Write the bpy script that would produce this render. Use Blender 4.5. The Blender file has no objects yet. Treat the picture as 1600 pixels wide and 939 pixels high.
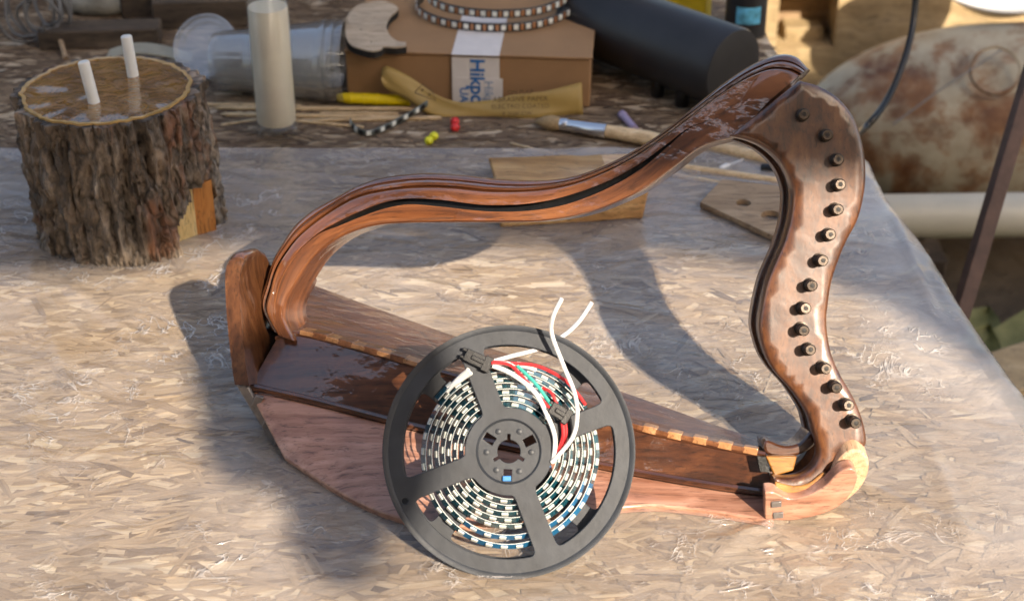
import bpy, bmesh, math, random
from mathutils import Vector, Matrix, noise
R = math.radians
random.seed(7)
sc = bpy.context.scene
C = sc.collection

# ------------------------------------------------------------------ camera, sky, sun, exposure
PITCH = R(31.0)
CAMLOC = Vector((0.0, -1.071, 0.644))
FPX = 2600.0                                    # focal length in pixels of the 1600 px wide photograph
cam_d = bpy.data.cameras.new('camera')
cam = bpy.data.objects.new('camera', cam_d); C.objects.link(cam)
cam.location = CAMLOC
cam.rotation_euler = (math.pi / 2 - PITCH, 0, 0)
cam_d.sensor_fit = 'HORIZONTAL'; cam_d.sensor_width = 36.0
cam_d.lens = FPX / 1600 * 36.0
cam_d.clip_start = 0.02; cam_d.clip_end = 500
cam_d.dof.use_dof = True; cam_d.dof.focus_distance = 1.08; cam_d.dof.aperture_fstop = 9.0
sc.camera = cam

SUNH = Vector((-0.69, 1.32, -1.0))              # direction the light travels
sun_el = math.atan2(1.0, math.hypot(0.69, 1.32))
wd = bpy.data.worlds.new('World'); sc.world = wd; wd.use_nodes = True
nt = wd.node_tree; nt.nodes.clear()
sky = nt.nodes.new('ShaderNodeTexSky'); sky.sky_type = 'NISHITA'; sky.sun_disc = False
sky.sun_elevation = sun_el; sky.sun_rotation = math.atan2(0.69, -1.32)
sky.air_density = 1.0; sky.dust_density = 3.0; sky.ozone_density = 1.0
bg = nt.nodes.new('ShaderNodeBackground'); bg.inputs['Strength'].default_value = 0.15
wo = nt.nodes.new('ShaderNodeOutputWorld')
nt.links.new(sky.outputs[0], bg.inputs[0]); nt.links.new(bg.outputs[0], wo.inputs[0])
sl = bpy.data.lights.new('sun', 'SUN'); sl.energy = 4.0; sl.angle = R(0.5); sl.color = (1.0, 0.94, 0.85)
so = bpy.data.objects.new('sun', sl); C.objects.link(so)
so.rotation_euler = SUNH.to_track_quat('-Z', 'Y').to_euler(); so.location = (2, -4, 3)
vs = sc.view_settings
vs.view_transform = 'Standard'; vs.look = 'None'; vs.exposure = 1.13; vs.gamma = 1.0; vs.use_curve_mapping = False
vs.use_white_balance = True; vs.white_balance_temperature = 7500; vs.white_balance_tint = 12
sc.cycles.use_denoising = True
sc.cycles.max_bounces = 6; sc.cycles.diffuse_bounces = 3; sc.cycles.glossy_bounces = 4; sc.cycles.transparent_max_bounces = 14; sc.cycles.use_adaptive_sampling = True; sc.cycles.adaptive_threshold = 0.02; sc.cycles.caustics_reflective = False
sc.cycles.caustics_refractive = False

# ------------------------------------------------------------------ survey helpers: where a measured sight line meets a real surface
F_ = Vector((0, math.cos(PITCH), -math.sin(PITCH))); U_ = Vector((0, math.sin(PITCH), math.cos(PITCH))); X_ = Vector((1, 0, 0))
def ray(x, y): return F_ + X_ * ((x - 800) / FPX) + U_ * ((469.5 - y) / FPX)
def at_z(x, y, z=0.0):
    d = ray(x, y); return CAMLOC + d * ((z - CAMLOC.z) / d.z)
def at_y(x, y, Y):
    d = ray(x, y); return CAMLOC + d * ((Y - CAMLOC.y) / d.y)
def at_plane(x, y, p, n):
    d = ray(x, y); return CAMLOC + d * ((p - CAMLOC).dot(n) / d.dot(n))

# ------------------------------------------------------------------ object helpers
def tag(o, label=None, cat=None, group=None, kind=None):
    if label: o['label'] = label
    if cat: o['category'] = cat
    if group: o['group'] = group
    if kind: o['kind'] = kind
    return o
def thing(name, label, cat, loc=(0, 0, 0), group=None):
    o = bpy.data.objects.new(name, None); C.objects.link(o); o.location = loc; o.empty_display_size = 0.02
    return tag(o, label, cat, group)
def root_loc(o):
    v = Vector(o.location)
    while o.parent: o = o.parent; v += Vector(o.location)
    return v
def mk(name, geo, mats, parent=None, smooth=True, local=False, bevel=0, angle=40, seg=2, subsurf=0, fidx=None):
    """one mesh object; geo is (verts, faces) in world space unless local"""
    V, Fc = geo
    V = [Vector(v) for v in V]
    me = bpy.data.meshes.new(name)
    if parent is not None:
        loc = Vector((0, 0, 0)); off = Vector((0, 0, 0)) if local else root_loc(parent)
    elif local: loc = off = Vector((0, 0, 0))
    else:
        mn = [min(v[i] for v in V) for i in range(3)]; mx = [max(v[i] for v in V) for i in range(3)]
        off = Vector(((mn[0] + mx[0]) / 2, (mn[1] + mx[1]) / 2, mn[2])); loc = off
    me.from_pydata([tuple(v - off) for v in V], [], [tuple(f) for f in Fc])
    bm = bmesh.new(); bm.from_mesh(me); bmesh.ops.recalc_face_normals(bm, faces=bm.faces) if fidx is None else None
    bm.to_mesh(me); bm.free()
    if not isinstance(mats, (list, tuple)): mats = [mats]
    for m in mats: me.materials.append(m)
    if fidx:
        for p, i in zip(me.polygons, fidx): p.material_index = i
    if smooth:
        for p in me.polygons: p.use_smooth = True
        me.set_sharp_from_angle(angle=R(angle))
    o = bpy.data.objects.new(name, me); C.objects.link(o); o.location = loc
    if parent is not None: o.parent = parent
    if bevel:
        b = o.modifiers.new('b', 'BEVEL'); b.width = bevel; b.segments = seg; b.limit_method = 'ANGLE'; b.angle_limit = R(35)
    if subsurf:
        s = o.modifiers.new('s', 'SUBSURF'); s.levels = subsurf; s.render_levels = subsurf
    return o
def join(*gs):
    V, Fc = [], []
    for g in gs:
        n = len(V); V += list(g[0]); Fc += [tuple(i + n for i in f) for f in g[1]]
    return V, Fc
def box(c, ax, ay, az, sx, sy, sz):
    c = Vector(c); ax, ay, az = Vector(ax), Vector(ay), Vector(az)
    V = [c + ax * (sx * i / 2) + ay * (sy * j / 2) + az * (sz * k / 2) for i in (-1, 1) for j in (-1, 1) for k in (-1, 1)]
    return V, [(0, 1, 3, 2), (4, 6, 7, 5), (0, 4, 5, 1), (2, 3, 7, 6), (0, 2, 6, 4), (1, 5, 7, 3)]
def abox(x0, x1, y0, y1, z0, z1):
    return box(((x0 + x1) / 2, (y0 + y1) / 2, (z0 + z1) / 2), (1, 0, 0), (0, 1, 0), (0, 0, 1), x1 - x0, y1 - y0, z1 - z0)
def frame(d):
    d = Vector(d).normalized(); a = Vector((0, 0, 1)) if abs(d.z) < 0.9 else Vector((1, 0, 0))
    u = d.cross(a).normalized(); return d, u, u.cross(d).normalized()
def tube(path, r, n=8, caps=True):
    P = [Vector(p) for p in path]; V, Fc = [], []; m = len(P)
    d, u, v = frame(P[1] - P[0])
    for i, p in enumerate(P):
        t = (P[min(i + 1, m - 1)] - P[max(i - 1, 0)]).normalized()
        u = (u - t * u.dot(t)).normalized(); v = t.cross(u)
        rr = r(i / (m - 1)) if callable(r) else r
        for k in range(n):
            a = 2 * math.pi * k / n; V.append(p + (u * math.cos(a) + v * math.sin(a)) * rr)
    for i in range(m - 1):
        for k in range(n):
            k2 = (k + 1) % n; Fc.append((i * n + k, i * n + k2, (i + 1) * n + k2, (i + 1) * n + k))
    if caps: Fc += [tuple(range(n))[::-1], tuple((m - 1) * n + k for k in range(n))]
    return V, Fc
def lathe(prof, o, axis, n=32, closed=False):
    """prof: (radius, height along axis)"""
    d, u, v = frame(axis); o = Vector(o); V, Fc = [], []; m = len(prof)
    for r, h in prof:
        for k in range(n):
            a = 2 * math.pi * k / n; V.append(o + d * h + (u * math.cos(a) + v * math.sin(a)) * max(r, 1e-5))
    for i in range(m - 1 + (1 if closed else 0)):
        j = (i + 1) % m
        for k in range(n):
            k2 = (k + 1) % n; Fc.append((i * n + k, i * n + k2, j * n + k2, j * n + k))
    if not closed: Fc += [tuple(range(n))[::-1], tuple((m - 1) * n + k for k in range(n))]
    return V, Fc
def prism(poly, off):
    P = [Vector(p) for p in poly]; n = len(P); off = Vector(off)
    V = P + [p + off for p in P]
    return V, [tuple(range(n))[::-1], tuple(range(n, 2 * n))] + [(i, (i + 1) % n, n + (i + 1) % n, n + i) for i in range(n)]
def cr(pts, k=6, closed=False):
    """Catmull-Rom through points of any dimension"""
    P = [Vector(p) for p in pts]; n = len(P); out = []
    for i in range(n if closed else n - 1):
        g = (lambda j: P[j % n]) if closed else (lambda j: P[max(0, min(n - 1, j))])
        a, b, c, d = g(i - 1), g(i), g(i + 1), g(i + 2)
        for s in range(k):
            t = s / k
            out.append(0.5 * ((2 * b) + (c - a) * t + (2 * a - 5 * b + 4 * c - d) * t * t + (3 * b - a - 3 * c + d) * t ** 3))
    if not closed: out.append(P[-1])
    return out
def resample(pts, n):
    P = [Vector(p) for p in pts]; L = [0]
    for a, b in zip(P, P[1:]): L.append(L[-1] + (b - a).length)
    out = []; j = 0
    for i in range(n):
        s = L[-1] * i / (n - 1)
        while j < len(L) - 2 and L[j + 1] < s: j += 1
        t = (s - L[j]) / max(L[j + 1] - L[j], 1e-9); out.append(P[j].lerp(P[j + 1], t))
    return out
def loft(secs, closed=True, caps=True):
    n = len(secs[0]); V = [v for s in secs for v in s]; Fc = []
    for i in range(len(secs) - 1):
        for k in range(n if closed else n - 1):
            k2 = (k + 1) % n; Fc.append((i * n + k, i * n + k2, (i + 1) * n + k2, (i + 1) * n + k))
    if caps and closed: Fc += [tuple(range(n))[::-1], tuple((len(secs) - 1) * n + k for k in range(n))]
    return V, Fc
def slab(la, lb, th, sub=4):
    """board between two matched polylines, th thick away from its outer face (towards -normal)"""
    n = len(la); secs = []
    for i in range(n):
        a, b = la[i], lb[i]; t = (la[min(i + 1, n - 1)] - la[max(i - 1, 0)])
        nn = t.cross(b - a).normalized()
        if nn.dot(CAMLOC - a) < 0: nn = -nn
        row = [a.lerp(b, k / sub) for k in range(sub + 1)]
        secs.append(row + [p - nn * th for p in reversed(row)])
    return loft(secs)
def plane_curve(polys, depth, bev=0.0, res=1):
    """flat plate (2D outlines with holes) as plain mesh data centred on z=0"""
    cu = bpy.data.curves.new('plate', 'CURVE'); cu.dimensions = '2D'; cu.fill_mode = 'BOTH'
    cu.extrude = depth / 2 - bev; cu.bevel_depth = bev; cu.bevel_resolution = res; cu.offset = -bev
    for p in polys:
        s = cu.splines.new('POLY'); s.points.add(len(p) - 1); s.use_cyclic_u = True
        for q, pt in zip(s.points, p): q.co = (pt[0], pt[1], 0, 1)
    o = bpy.data.objects.new('plate', cu); C.objects.link(o)
    dg = bpy.context.evaluated_depsgraph_get()
    me = bpy.data.meshes.new_from_object(o.evaluated_get(dg))
    g = ([v.co.copy() for v in me.vertices], [tuple(p.vertices) for p in me.polygons])
    bpy.data.objects.remove(o); bpy.data.curves.remove(cu); bpy.data.meshes.remove(me)
    return g
def text_geo(s, size, depth=0.0002, squeeze=1.0, bold=0.0):
    cu = bpy.data.curves.new('t', 'FONT'); cu.body = s; cu.size = size; cu.extrude = depth; cu.align_x = 'CENTER'; cu.align_y = 'CENTER'
    cu.resolution_u = 3; cu.offset = bold
    o = bpy.data.objects.new('t', cu); C.objects.link(o); dg = bpy.context.evaluated_depsgraph_get()
    me = bpy.data.meshes.new_from_object(o.evaluated_get(dg))
    g = ([Vector((v.co.x * squeeze, v.co.y, v.co.z)) for v in me.vertices], [tuple(p.vertices) for p in me.polygons])
    bpy.data.objects.remove(o); bpy.data.curves.remove(cu); bpy.data.meshes.remove(me)
    return g
def xf(g, o, ex, ey, ez):
    o, ex, ey, ez = Vector(o), Vector(ex), Vector(ey), Vector(ez)
    return [o + ex * v[0] + ey * v[1] + ez * v[2] for v in g[0]], g[1]

# ------------------------------------------------------------------ materials
class M_:
    def __init__(s, name):
        s.m = bpy.data.materials.new(name); s.m.use_nodes = True; s.t = s.m.node_tree; s.t.nodes.clear()
        s.out = s.n('OutputMaterial'); s.co = s.n('TexCoord')
    def n(s, t, **kw):
        x = s.t.nodes.new('ShaderNode' + t)
        for k, v in kw.items():
            if k in x.inputs: x.inputs[k].default_value = v
            else: setattr(x, k, v)
        return x
    def l(s, a, b): s.t.links.new(a, b)
    def map(s, scale=(1, 1, 1), rot=(0, 0, 0), loc=(0, 0, 0), src=None):
        x = s.n('Mapping'); x.inputs['Scale'].default_value = scale; x.inputs['Rotation'].default_value = rot; x.inputs['Location'].default_value = loc
        s.l(src or s.co.outputs['Object'], x.inputs['Vector']); return x.outputs[0]
    def noise(s, vec, scale=5, detail=4, rough=0.55, dist=0.0):
        x = s.n('TexNoise'); x.inputs['Scale'].default_value = scale; x.inputs['Detail'].default_value = detail
        x.inputs['Roughness'].default_value = rough; x.inputs['Distortion'].default_value = dist
        s.l(vec, x.inputs['Vector']); return x.outputs['Fac']
    def ramp(s, fac, stops, interp='LINEAR'):
        x = s.n('ValToRGB'); cr_ = x.color_ramp; cr_.interpolation = interp
        while len(cr_.elements) > 1: cr_.elements.remove(cr_.elements[0])
        for i, (p, c) in enumerate(stops):
            e = cr_.elements[0] if i == 0 else cr_.elements.new(p)
            e.position = p; e.color = (c[0], c[1], c[2], 1) if not isinstance(c, (int, float)) else (c, c, c, 1)
        s.l(fac, x.inputs[0]); return x.outputs[0]
    def mix(s, fac, a, b, typ='MIX'):
        x = s.n('Mix', data_type='RGBA', blend_type=typ); 
        for sock, v in ((x.inputs[0], fac), (x.inputs[6], a), (x.inputs[7], b)):
            if isinstance(v, (int, float)): sock.default_value = v
            elif isinstance(v, tuple): sock.default_value = (v[0], v[1], v[2], 1)
            else: s.l(v, sock)
        return x.outputs[2]
    def bump(s, h, strength=0.3, dist=0.001, prev=None):
        x = s.n('Bump'); x.inputs['Strength'].default_value = strength; x.inputs['Distance'].default_value = dist
        s.l(h, x.inputs['Height'])
        if prev: s.l(prev, x.inputs['Normal'])
        return x.outputs[0]
    def bsdf(s, color, rough=0.5, normal=None, coat=0, coat_rough=0.1, coat_normal=None, coat_ior=1.5, metal=0, spec=0.5, trans=0, ior=1.5, emit=None):
        b = s.n('BsdfPrincipled')
        for sock, v in (('Base Color', color), ('Roughness', rough), ('Metallic', metal), ('Coat Weight', coat), ('Coat Roughness', coat_rough),
                        ('Coat IOR', coat_ior), ('Specular IOR Level', spec), ('Transmission Weight', trans), ('IOR', ior)):
            i = b.inputs[sock]
            if isinstance(v, tuple): i.default_value = (v[0], v[1], v[2], 1)
            elif isinstance(v, (int, float)): i.default_value = v
            else: s.l(v, i)
        if normal: s.l(normal, b.inputs['Normal'])
        if coat_normal: s.l(coat_normal, b.inputs['Coat Normal'])
        return b
    def done(s, b): s.l(b.outputs[0], s.out.inputs['Surface']); return s.m

def plain(name, col, rough=0.5, var=0.15, scale=60, bump=0.0, metal=0, coat=0, spec=0.5, bdist=0.0005):
    m = M_(name); v = m.map(); f = m.noise(v, scale, 5)
    c2 = tuple(min(1, c * (1 + var)) for c in col); c1 = tuple(c * (1 - var) for c in col)
    col_ = m.ramp(f, [(0.3, c1), (0.7, c2)])
    n = m.bump(m.noise(v, scale * 4, 6), bump, bdist) if bump else None
    return m.done(m.bsdf(col_, rough, n, metal=metal, coat=coat, spec=spec))

def wood(name, dark, mid, light, along='x', scale=1.0, rough=0.4, coat=0.0, coat_rough=0.12, bump=0.15, wet=0.0, rot=(0, 0, 0), spec=0.5, uv=False, cior=1.5):
    m = M_(name); src = m.co.outputs['UV'] if uv else None
    st = {'x': (5, 60, 60), 'y': (60, 5, 60), 'z': (60, 60, 5)}[along]
    v = m.map(tuple(a * scale for a in st), rot, src=src)
    v0 = m.map((4, 12, 12) if uv else (8, 8, 8), rot, src=src)
    warp = m.n('VectorMath', operation='ADD'); w2 = m.n('TexNoise'); w2.inputs['Scale'].default_value = 3; m.l(v0, w2.inputs['Vector'])
    sc_ = m.n('VectorMath', operation='SCALE'); sc_.inputs['Scale'].default_value = 0.55; m.l(w2.outputs['Color'], sc_.inputs[0])
    m.l(v, warp.inputs[0]); m.l(sc_.outputs[0], warp.inputs[1])
    g1 = m.noise(warp.outputs[0], 2.2, 6, 0.62, 0.3); g2 = m.noise(warp.outputs[0], 9, 4, 0.7)
    col = m.ramp(g1, [(0.30, dark), (0.5, mid), (0.68, light)])
    pores = m.ramp(g2, [(0.36, 0.35), (0.46, 1.0)])
    col = m.mix(0.75, col, pores, 'MULTIPLY')
    big = m.ramp(m.noise(v0, 2.0, 3), [(0.35, 0.84), (0.65, 1.08)]); col = m.mix(1.0, col, big, 'MULTIPLY')
    nrm = m.bump(g2, bump, 0.0006)
    cn = None
    if wet:
        wv = m.map((1, 1, 1)); cn = m.bump(m.noise(wv, 48, 2, 0.4, 0.3), wet, 0.0016)
        cn = m.bump(m.noise(wv, 230, 2), wet * 0.5, 0.0004, cn)
    return m.done(m.bsdf(col, rough, nrm, coat=coat, coat_rough=coat_rough, coat_normal=cn, coat_ior=cior, spec=spec))

HD, HM, HL = (0.055, 0.014, 0.005), (0.17, 0.055, 0.02), (0.30, 0.115, 0.045)
w_neck = wood('varnished_neck_wood', (0.0391, 0.0099, 0.0034), (0.1140, 0.0360, 0.0107), (0.1953, 0.0707, 0.0227), 'z', rough=0.46, coat=1.0, coat_rough=0.24, wet=0.30, rot=(R(-28), 0, 0), spec=0.4, cior=1.75)
w_pillar = wood('varnished_pillar_wood', (0.0577, 0.0152, 0.0040), (0.1665, 0.0497, 0.0132), (0.2818, 0.0966, 0.0290), 'x', rough=0.5, coat=1.0, coat_rough=0.07, wet=0.85, uv=True, cior=1.8)
w_board = wood('varnished_board_wood', (0.0651, 0.0211, 0.0094), (0.1519, 0.0546, 0.0240), (0.2387, 0.0967, 0.0453), 'x', rough=0.5, coat=1.0, coat_rough=0.09, wet=0.8, rot=(0, R(13), 0), cior=1.7)
w_front = wood('pinkish_front_wood', (0.2635, 0.1046, 0.0618), (0.4480, 0.2162, 0.1399), (0.5929, 0.3208, 0.2282), 'x', rough=0.5, coat=0.8, coat_rough=0.16, wet=0.35)
w_deep = wood('wet_dark_wood', (0.0336, 0.0096, 0.0036), (0.0900, 0.0288, 0.0108), (0.1560, 0.0540, 0.0204), 'x', rough=0.35, coat=1.0, coat_rough=0.03, wet=0.9, rot=(0, R(13), 0), cior=1.8)
w_plate = wood('amber_plate_wood', (0.0525, 0.0168, 0.0065), (0.1207, 0.0432, 0.0155), (0.1890, 0.0768, 0.0310), 'z', rough=0.45, coat=1.0, coat_rough=0.08, wet=0.8, cior=1.7)
w_tab_l = wood('light_tab_wood', (0.2900, 0.1232, 0.0508), (0.4495, 0.2175, 0.0943), (0.6090, 0.3190, 0.1595), 'y', rough=0.35, coat=1.0, coat_rough=0.08, wet=0.5)
w_tab_d = wood('dark_tab_wood', (0.0840, 0.0300, 0.0120), (0.1920, 0.0720, 0.0300), (0.2880, 0.1200, 0.0540), 'y', rough=0.35, coat=1.0, coat_rough=0.08, wet=0.5)
w_tan = wood('pale_end_wood', (0.5250, 0.2875, 0.1625), (0.6750, 0.4250, 0.2625), (0.7750, 0.5250, 0.3500), 'y', scale=2, rough=0.6, bump=0.1)
w_amber = wood('amber_edge_wood', (0.2250, 0.0825, 0.0150), (0.4050, 0.1725, 0.0360), (0.5400, 0.2550, 0.0720), 'x', rough=0.35, coat=1, coat_rough=0.06, wet=0.4)
w_skew = wood('bamboo', (0.50, 0.33, 0.17), (0.66, 0.48, 0.28), (0.76, 0.60, 0.38), 'x', scale=2, rough=0.6)
w_block = wood('orange_pine', (0.30, 0.14, 0.045), (0.52, 0.27, 0.095), (0.66, 0.40, 0.17), 'x', rough=0.4, coat=0.5, coat_rough=0.2)
w_ply = wood('plywood', (0.24, 0.15, 0.085), (0.36, 0.24, 0.14), (0.46, 0.32, 0.20), 'x', rough=0.7)
w_plyback = wood('pale_plywood', (0.36, 0.25, 0.13), (0.45, 0.33, 0.18), (0.52, 0.39, 0.23), 'x', scale=0.5, rough=0.6)
w_old = wood('weathered_plank', (0.035, 0.024, 0.016), (0.085, 0.06, 0.04), (0.15, 0.11, 0.075), 'x', scale=0.5, rough=0.85, bump=0.5)
blackp = plain('black_channel', (0.006, 0.006, 0.006), 0.28, 0.4, 200, 0.3)
innerd = plain('dark_hollow_fill', (0.03, 0.010, 0.006), 0.3, 0.4, 60, 0.3, coat=0.6)
steel = plain('wet_tuning_pin_steel', (0.075, 0.060, 0.050), 0.36, 0.3, 300, 0.15, metal=1.0)
hole = plain('pin_hole', (0.01, 0.008, 0.007), 0.6)
grayt = plain('grey_tab_wood', (0.16, 0.14, 0.13), 0.35, 0.25, 200, 0.1, coat=0.5)

# OSB board
def osb():
    m = M_('osb_board'); base = m.co.outputs['Object']
    wn = m.n('TexNoise'); wn.inputs['Scale'].default_value = 9; m.l(base, wn.inputs['Vector'])
    ws = m.n('VectorMath', operation='SCALE'); ws.inputs['Scale'].default_value = 0.035; m.l(wn.outputs['Color'], ws.inputs[0])
    wa = m.n('VectorMath', operation='ADD'); m.l(base, wa.inputs[0]); m.l(ws.outputs[0], wa.inputs[1])
    tones = [(0.0, (0.22, 0.14, 0.08)), (0.2, (0.40, 0.28, 0.17)), (0.45, (0.54, 0.40, 0.26)), (0.7, (0.64, 0.49, 0.33)), (0.9, (0.74, 0.61, 0.45)), (1.0, (0.36, 0.27, 0.19))]
    cols = []; hs = []
    for rot, scx, scy in ((R(4), 16, 78), (R(24), 20, 90), (R(-22), 18, 84)):
        v = m.map((scx, scy, 1), (0, 0, rot), (rot * 3, 0, 0), wa.outputs[0])
        vo = m.n('TexVoronoi', feature='F1', voronoi_dimensions='2D'); vo.inputs['Scale'].default_value = 1; m.l(v, vo.inputs['Vector'])
        sp = m.n('SeparateColor'); m.l(vo.outputs['Color'], sp.inputs[0])
        grain = m.noise(m.map((scx * 1.2, scy * 7, 1), (0, 0, rot), (0, 0, 0), wa.outputs[0]), 1.0, 4)
        c = m.mix(0.45, m.ramp(sp.outputs[0], tones), m.ramp(grain, [(0.3, 0.25), (0.65, 1.0)]), 'MULTIPLY')
        cols.append(c); hs.append(sp.outputs[1])
    f1 = m.ramp(m.noise(m.map((9, 22, 1)), 1.6, 3), [(0.47, 0.0), (0.5, 1.0)])
    f2 = m.ramp(m.noise(m.map((10, 20, 1), loc=(4, 7, 0)), 1.6, 3), [(0.52, 0.0), (0.55, 1.0)])
    col = m.mix(f2, m.mix(f1, cols[0], cols[1]), cols[2])
    h = m.mix(f2, m.mix(f1, hs[0], hs[1]), hs[2])
    dirt = m.ramp(m.noise(m.map((1, 1, 1)), 6, 5), [(0.32, 0.62), (0.6, 1.05)])
    col = m.mix(1.0, col, dirt, 'MULTIPLY')
    return m.done(m.bsdf(col, 0.7, m.bump(h, 0.35, 0.0012)))
m_osb = osb()

def film():
    """hazy polythene: clear film with a milky, glossy surface"""
    m = M_('hazy_polythene'); v = m.map()
    at = m.n('Attribute', attribute_name='cloud')
    crk = m.ramp(m.noise(m.map((1, 2.2, 1)), 26, 5, 0.6, 1.2), [(0.40, 0.0), (0.5, 1.0), (0.60, 0.0)])
    crk2 = m.noise(m.map((1.0, 1.6, 1), (0, 0, 0.5)), 75, 5, 0.65, 1.5)
    blot = m.ramp(m.noise(m.map((1, 1.3, 1)), 7, 5, 0.6, 0.8), [(0.35, 0.25), (0.68, 1.0)])
    def thin(vec, sc_, w, dist): return m.ramp(m.noise(vec, sc_, 3, 0.5, dist), [(0.5 - w, 0.0), (0.5, 1.0), (0.5 + w, 0.0)])
    l1 = thin(m.map((1, 2.0, 1), (0, 0, 0.2)), 16, 0.018, 1.5); l2 = thin(m.map((1.6, 1, 1), (0, 0, -0.4), (3, 1, 0)), 34, 0.026, 1.0)
    mask = m.ramp(m.noise(m.map((1, 1, 1), loc=(2, 5, 0)), 9, 3), [(0.46, 0.0), (0.60, 1.0)])
    mask2 = m.ramp(m.noise(m.map((1, 1, 1), loc=(8, 1, 0)), 30, 3), [(0.48, 0.0), (0.62, 1.0)])
    lines = m.mix(1.0, m.mix(1.0, l1, l2, 'LIGHTEN'), m.mix(1.0, mask, mask2, 'MULTIPLY'), 'MULTIPLY')
    n = m.bump(m.noise(m.map((1, 1.5, 1)), 14, 4, 0.5, 0.8), 0.75, 0.008)
    n = m.bump(lines, 0.55, 0.003, n)
    n = m.bump(crk2, 0.28, 0.0016, n)
    dif = m.bsdf((0.66, 0.60, 0.555), 0.36, n, spec=0.5)
    gl = m.n('BsdfGlossy'); gl.inputs['Roughness'].default_value = 0.11; gl.inputs['Color'].default_value = (1, 1, 1, 1); m.l(n, gl.inputs['Normal'])
    tr = m.n('BsdfTransparent'); tr.inputs['Color'].default_value = (0.97, 0.965, 0.95, 1)
    lw = m.n('LayerWeight'); lw.inputs['Blend'].default_value = 0.5
    pw = m.n('Math', operation='POWER'); m.l(lw.outputs['Facing'], pw.inputs[0]); pw.inputs[1].default_value = 3.0
    fr = m.n('Math', operation='MULTIPLY_ADD'); m.l(pw.outputs[0], fr.inputs[0]); fr.inputs[1].default_value = 0.45; fr.inputs[2].default_value = 0.03
    fac0 = m.n('Math', operation='MULTIPLY_ADD'); m.l(blot, fac0.inputs[0]); fac0.inputs[1].default_value = 0.30; m.l(at.outputs['Fac'], fac0.inputs[2])
    fac = m.n('Math', operation='MULTIPLY_ADD'); m.l(lines, fac.inputs[0]); fac.inputs[1].default_value = 0.75; m.l(fac0.outputs[0], fac.inputs[2]); fac.use_clamp = True  # crease whitening, also painted in place of glints on the film
    s1 = m.n('MixShader'); m.l(fac.outputs[0], s1.inputs[0]); m.l(tr.outputs[0], s1.inputs[1]); m.l(dif.outputs[0], s1.inputs[2])
    s2 = m.n('MixShader'); m.l(fr.outputs[0], s2.inputs[0]); m.l(s1.outputs[0], s2.inputs[1]); m.l(gl.outputs[0], s2.inputs[2])
    m.l(s2.outputs[0], m.out.inputs['Surface']); return m.m
m_film = film()

def clearp(name, tint=(0.93, 0.95, 0.97), milk=0.16, rough=0.08, edge=0.45):
    m = M_(name); n = m.bump(m.noise(m.map(), 40, 3), 0.2, 0.002)
    dif = m.bsdf((0.78, 0.80, 0.82), 0.3, n)
    gl = m.n('BsdfGlossy'); gl.inputs['Roughness'].default_value = rough; m.l(n, gl.inputs['Normal'])
    tr = m.n('BsdfTransparent'); tr.inputs['Color'].default_value = (*tint, 1)
    lw = m.n('LayerWeight'); lw.inputs['Blend'].default_value = 0.35; 
    s1 = m.n('MixShader'); s1.inputs[0].default_value = milk; m.l(tr.outputs[0], s1.inputs[1]); m.l(dif.outputs[0], s1.inputs[2])
    mul = m.n('Math', operation='MULTIPLY'); m.l(lw.outputs['Facing'], mul.inputs[0]); mul.inputs[1].default_value = edge
    ad = m.n('Math', operation='ADD'); m.l(mul.outputs[0], ad.inputs[0]); ad.inputs[1].default_value = 0.05
    s2 = m.n('MixShader'); m.l(ad.outputs[0], s2.inputs[0]); m.l(s1.outputs[0], s2.inputs[1]); m.l(gl.outputs[0], s2.inputs[2])
    m.l(s2.outputs[0], m.out.inputs['Surface']); return m.m
m_cup = clearp('clear_cup_plastic', (0.97, 0.97, 0.96), milk=0.10)
m_lid = clearp('clear_lid_plastic', milk=0.24)
m_glass = clearp('jar_glass', (0.985, 0.985, 0.98), 0.02, 0.03, 0.2)

# ------------------------------------------------------------------ the setting
m_soil = plain('soil', (0.10, 0.075, 0.05), 0.95, 0.5, 8, 0.6, bdist=0.02)
g = ([(-40, -40, -0.45), (40, -40, -0.45), (40, 40, -0.45), (-40, 40, -0.45)], [(0, 1, 2, 3)])
tag(mk('ground', g, m_soil, smooth=False), kind='structure')

# unseen roof inferred from the shade; its outline is cut to fit it
m_roof = plain('roof_sheet', (0.22, 0.20, 0.18), 0.7, 0.3, 3, 0.2)
RZ = 2.2; sh = Vector((0.69, -1.32)) * RZ
rp = [(-3.2, 0.03), (-0.34, 0.035), (-0.25, 0.075), (-0.10, 0.09), (0.12, 0.07), (0.22, 0.04), (0.28, -0.01), (0.34, -0.12), (0.44, -0.30), (0.50, -0.25), (0.55, -0.15), (2.2, -0.15), (2.2, 0.72), (-0.3, 0.72), (-0.3, 1.9), (-3.2, 1.9)]
roof = thing('roof', 'unseen flat roof sheet cut to shade the back of the bench', 'roof', (0, 0, RZ))
mk('roof_sheet', prism([(x + sh.x, y + sh.y, RZ) for x, y in rp], (0, 0, 0.03)), m_roof, roof, smooth=False)
for x, y in ((-1.4, -2.6), (3.4, -2.2), (-1.4, -1.2)):
    mk('roof_post', abox(x - 0.04, x + 0.04, y - 0.04, y + 0.04, -0.45, RZ - 0.002), w_old, roof)
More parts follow.
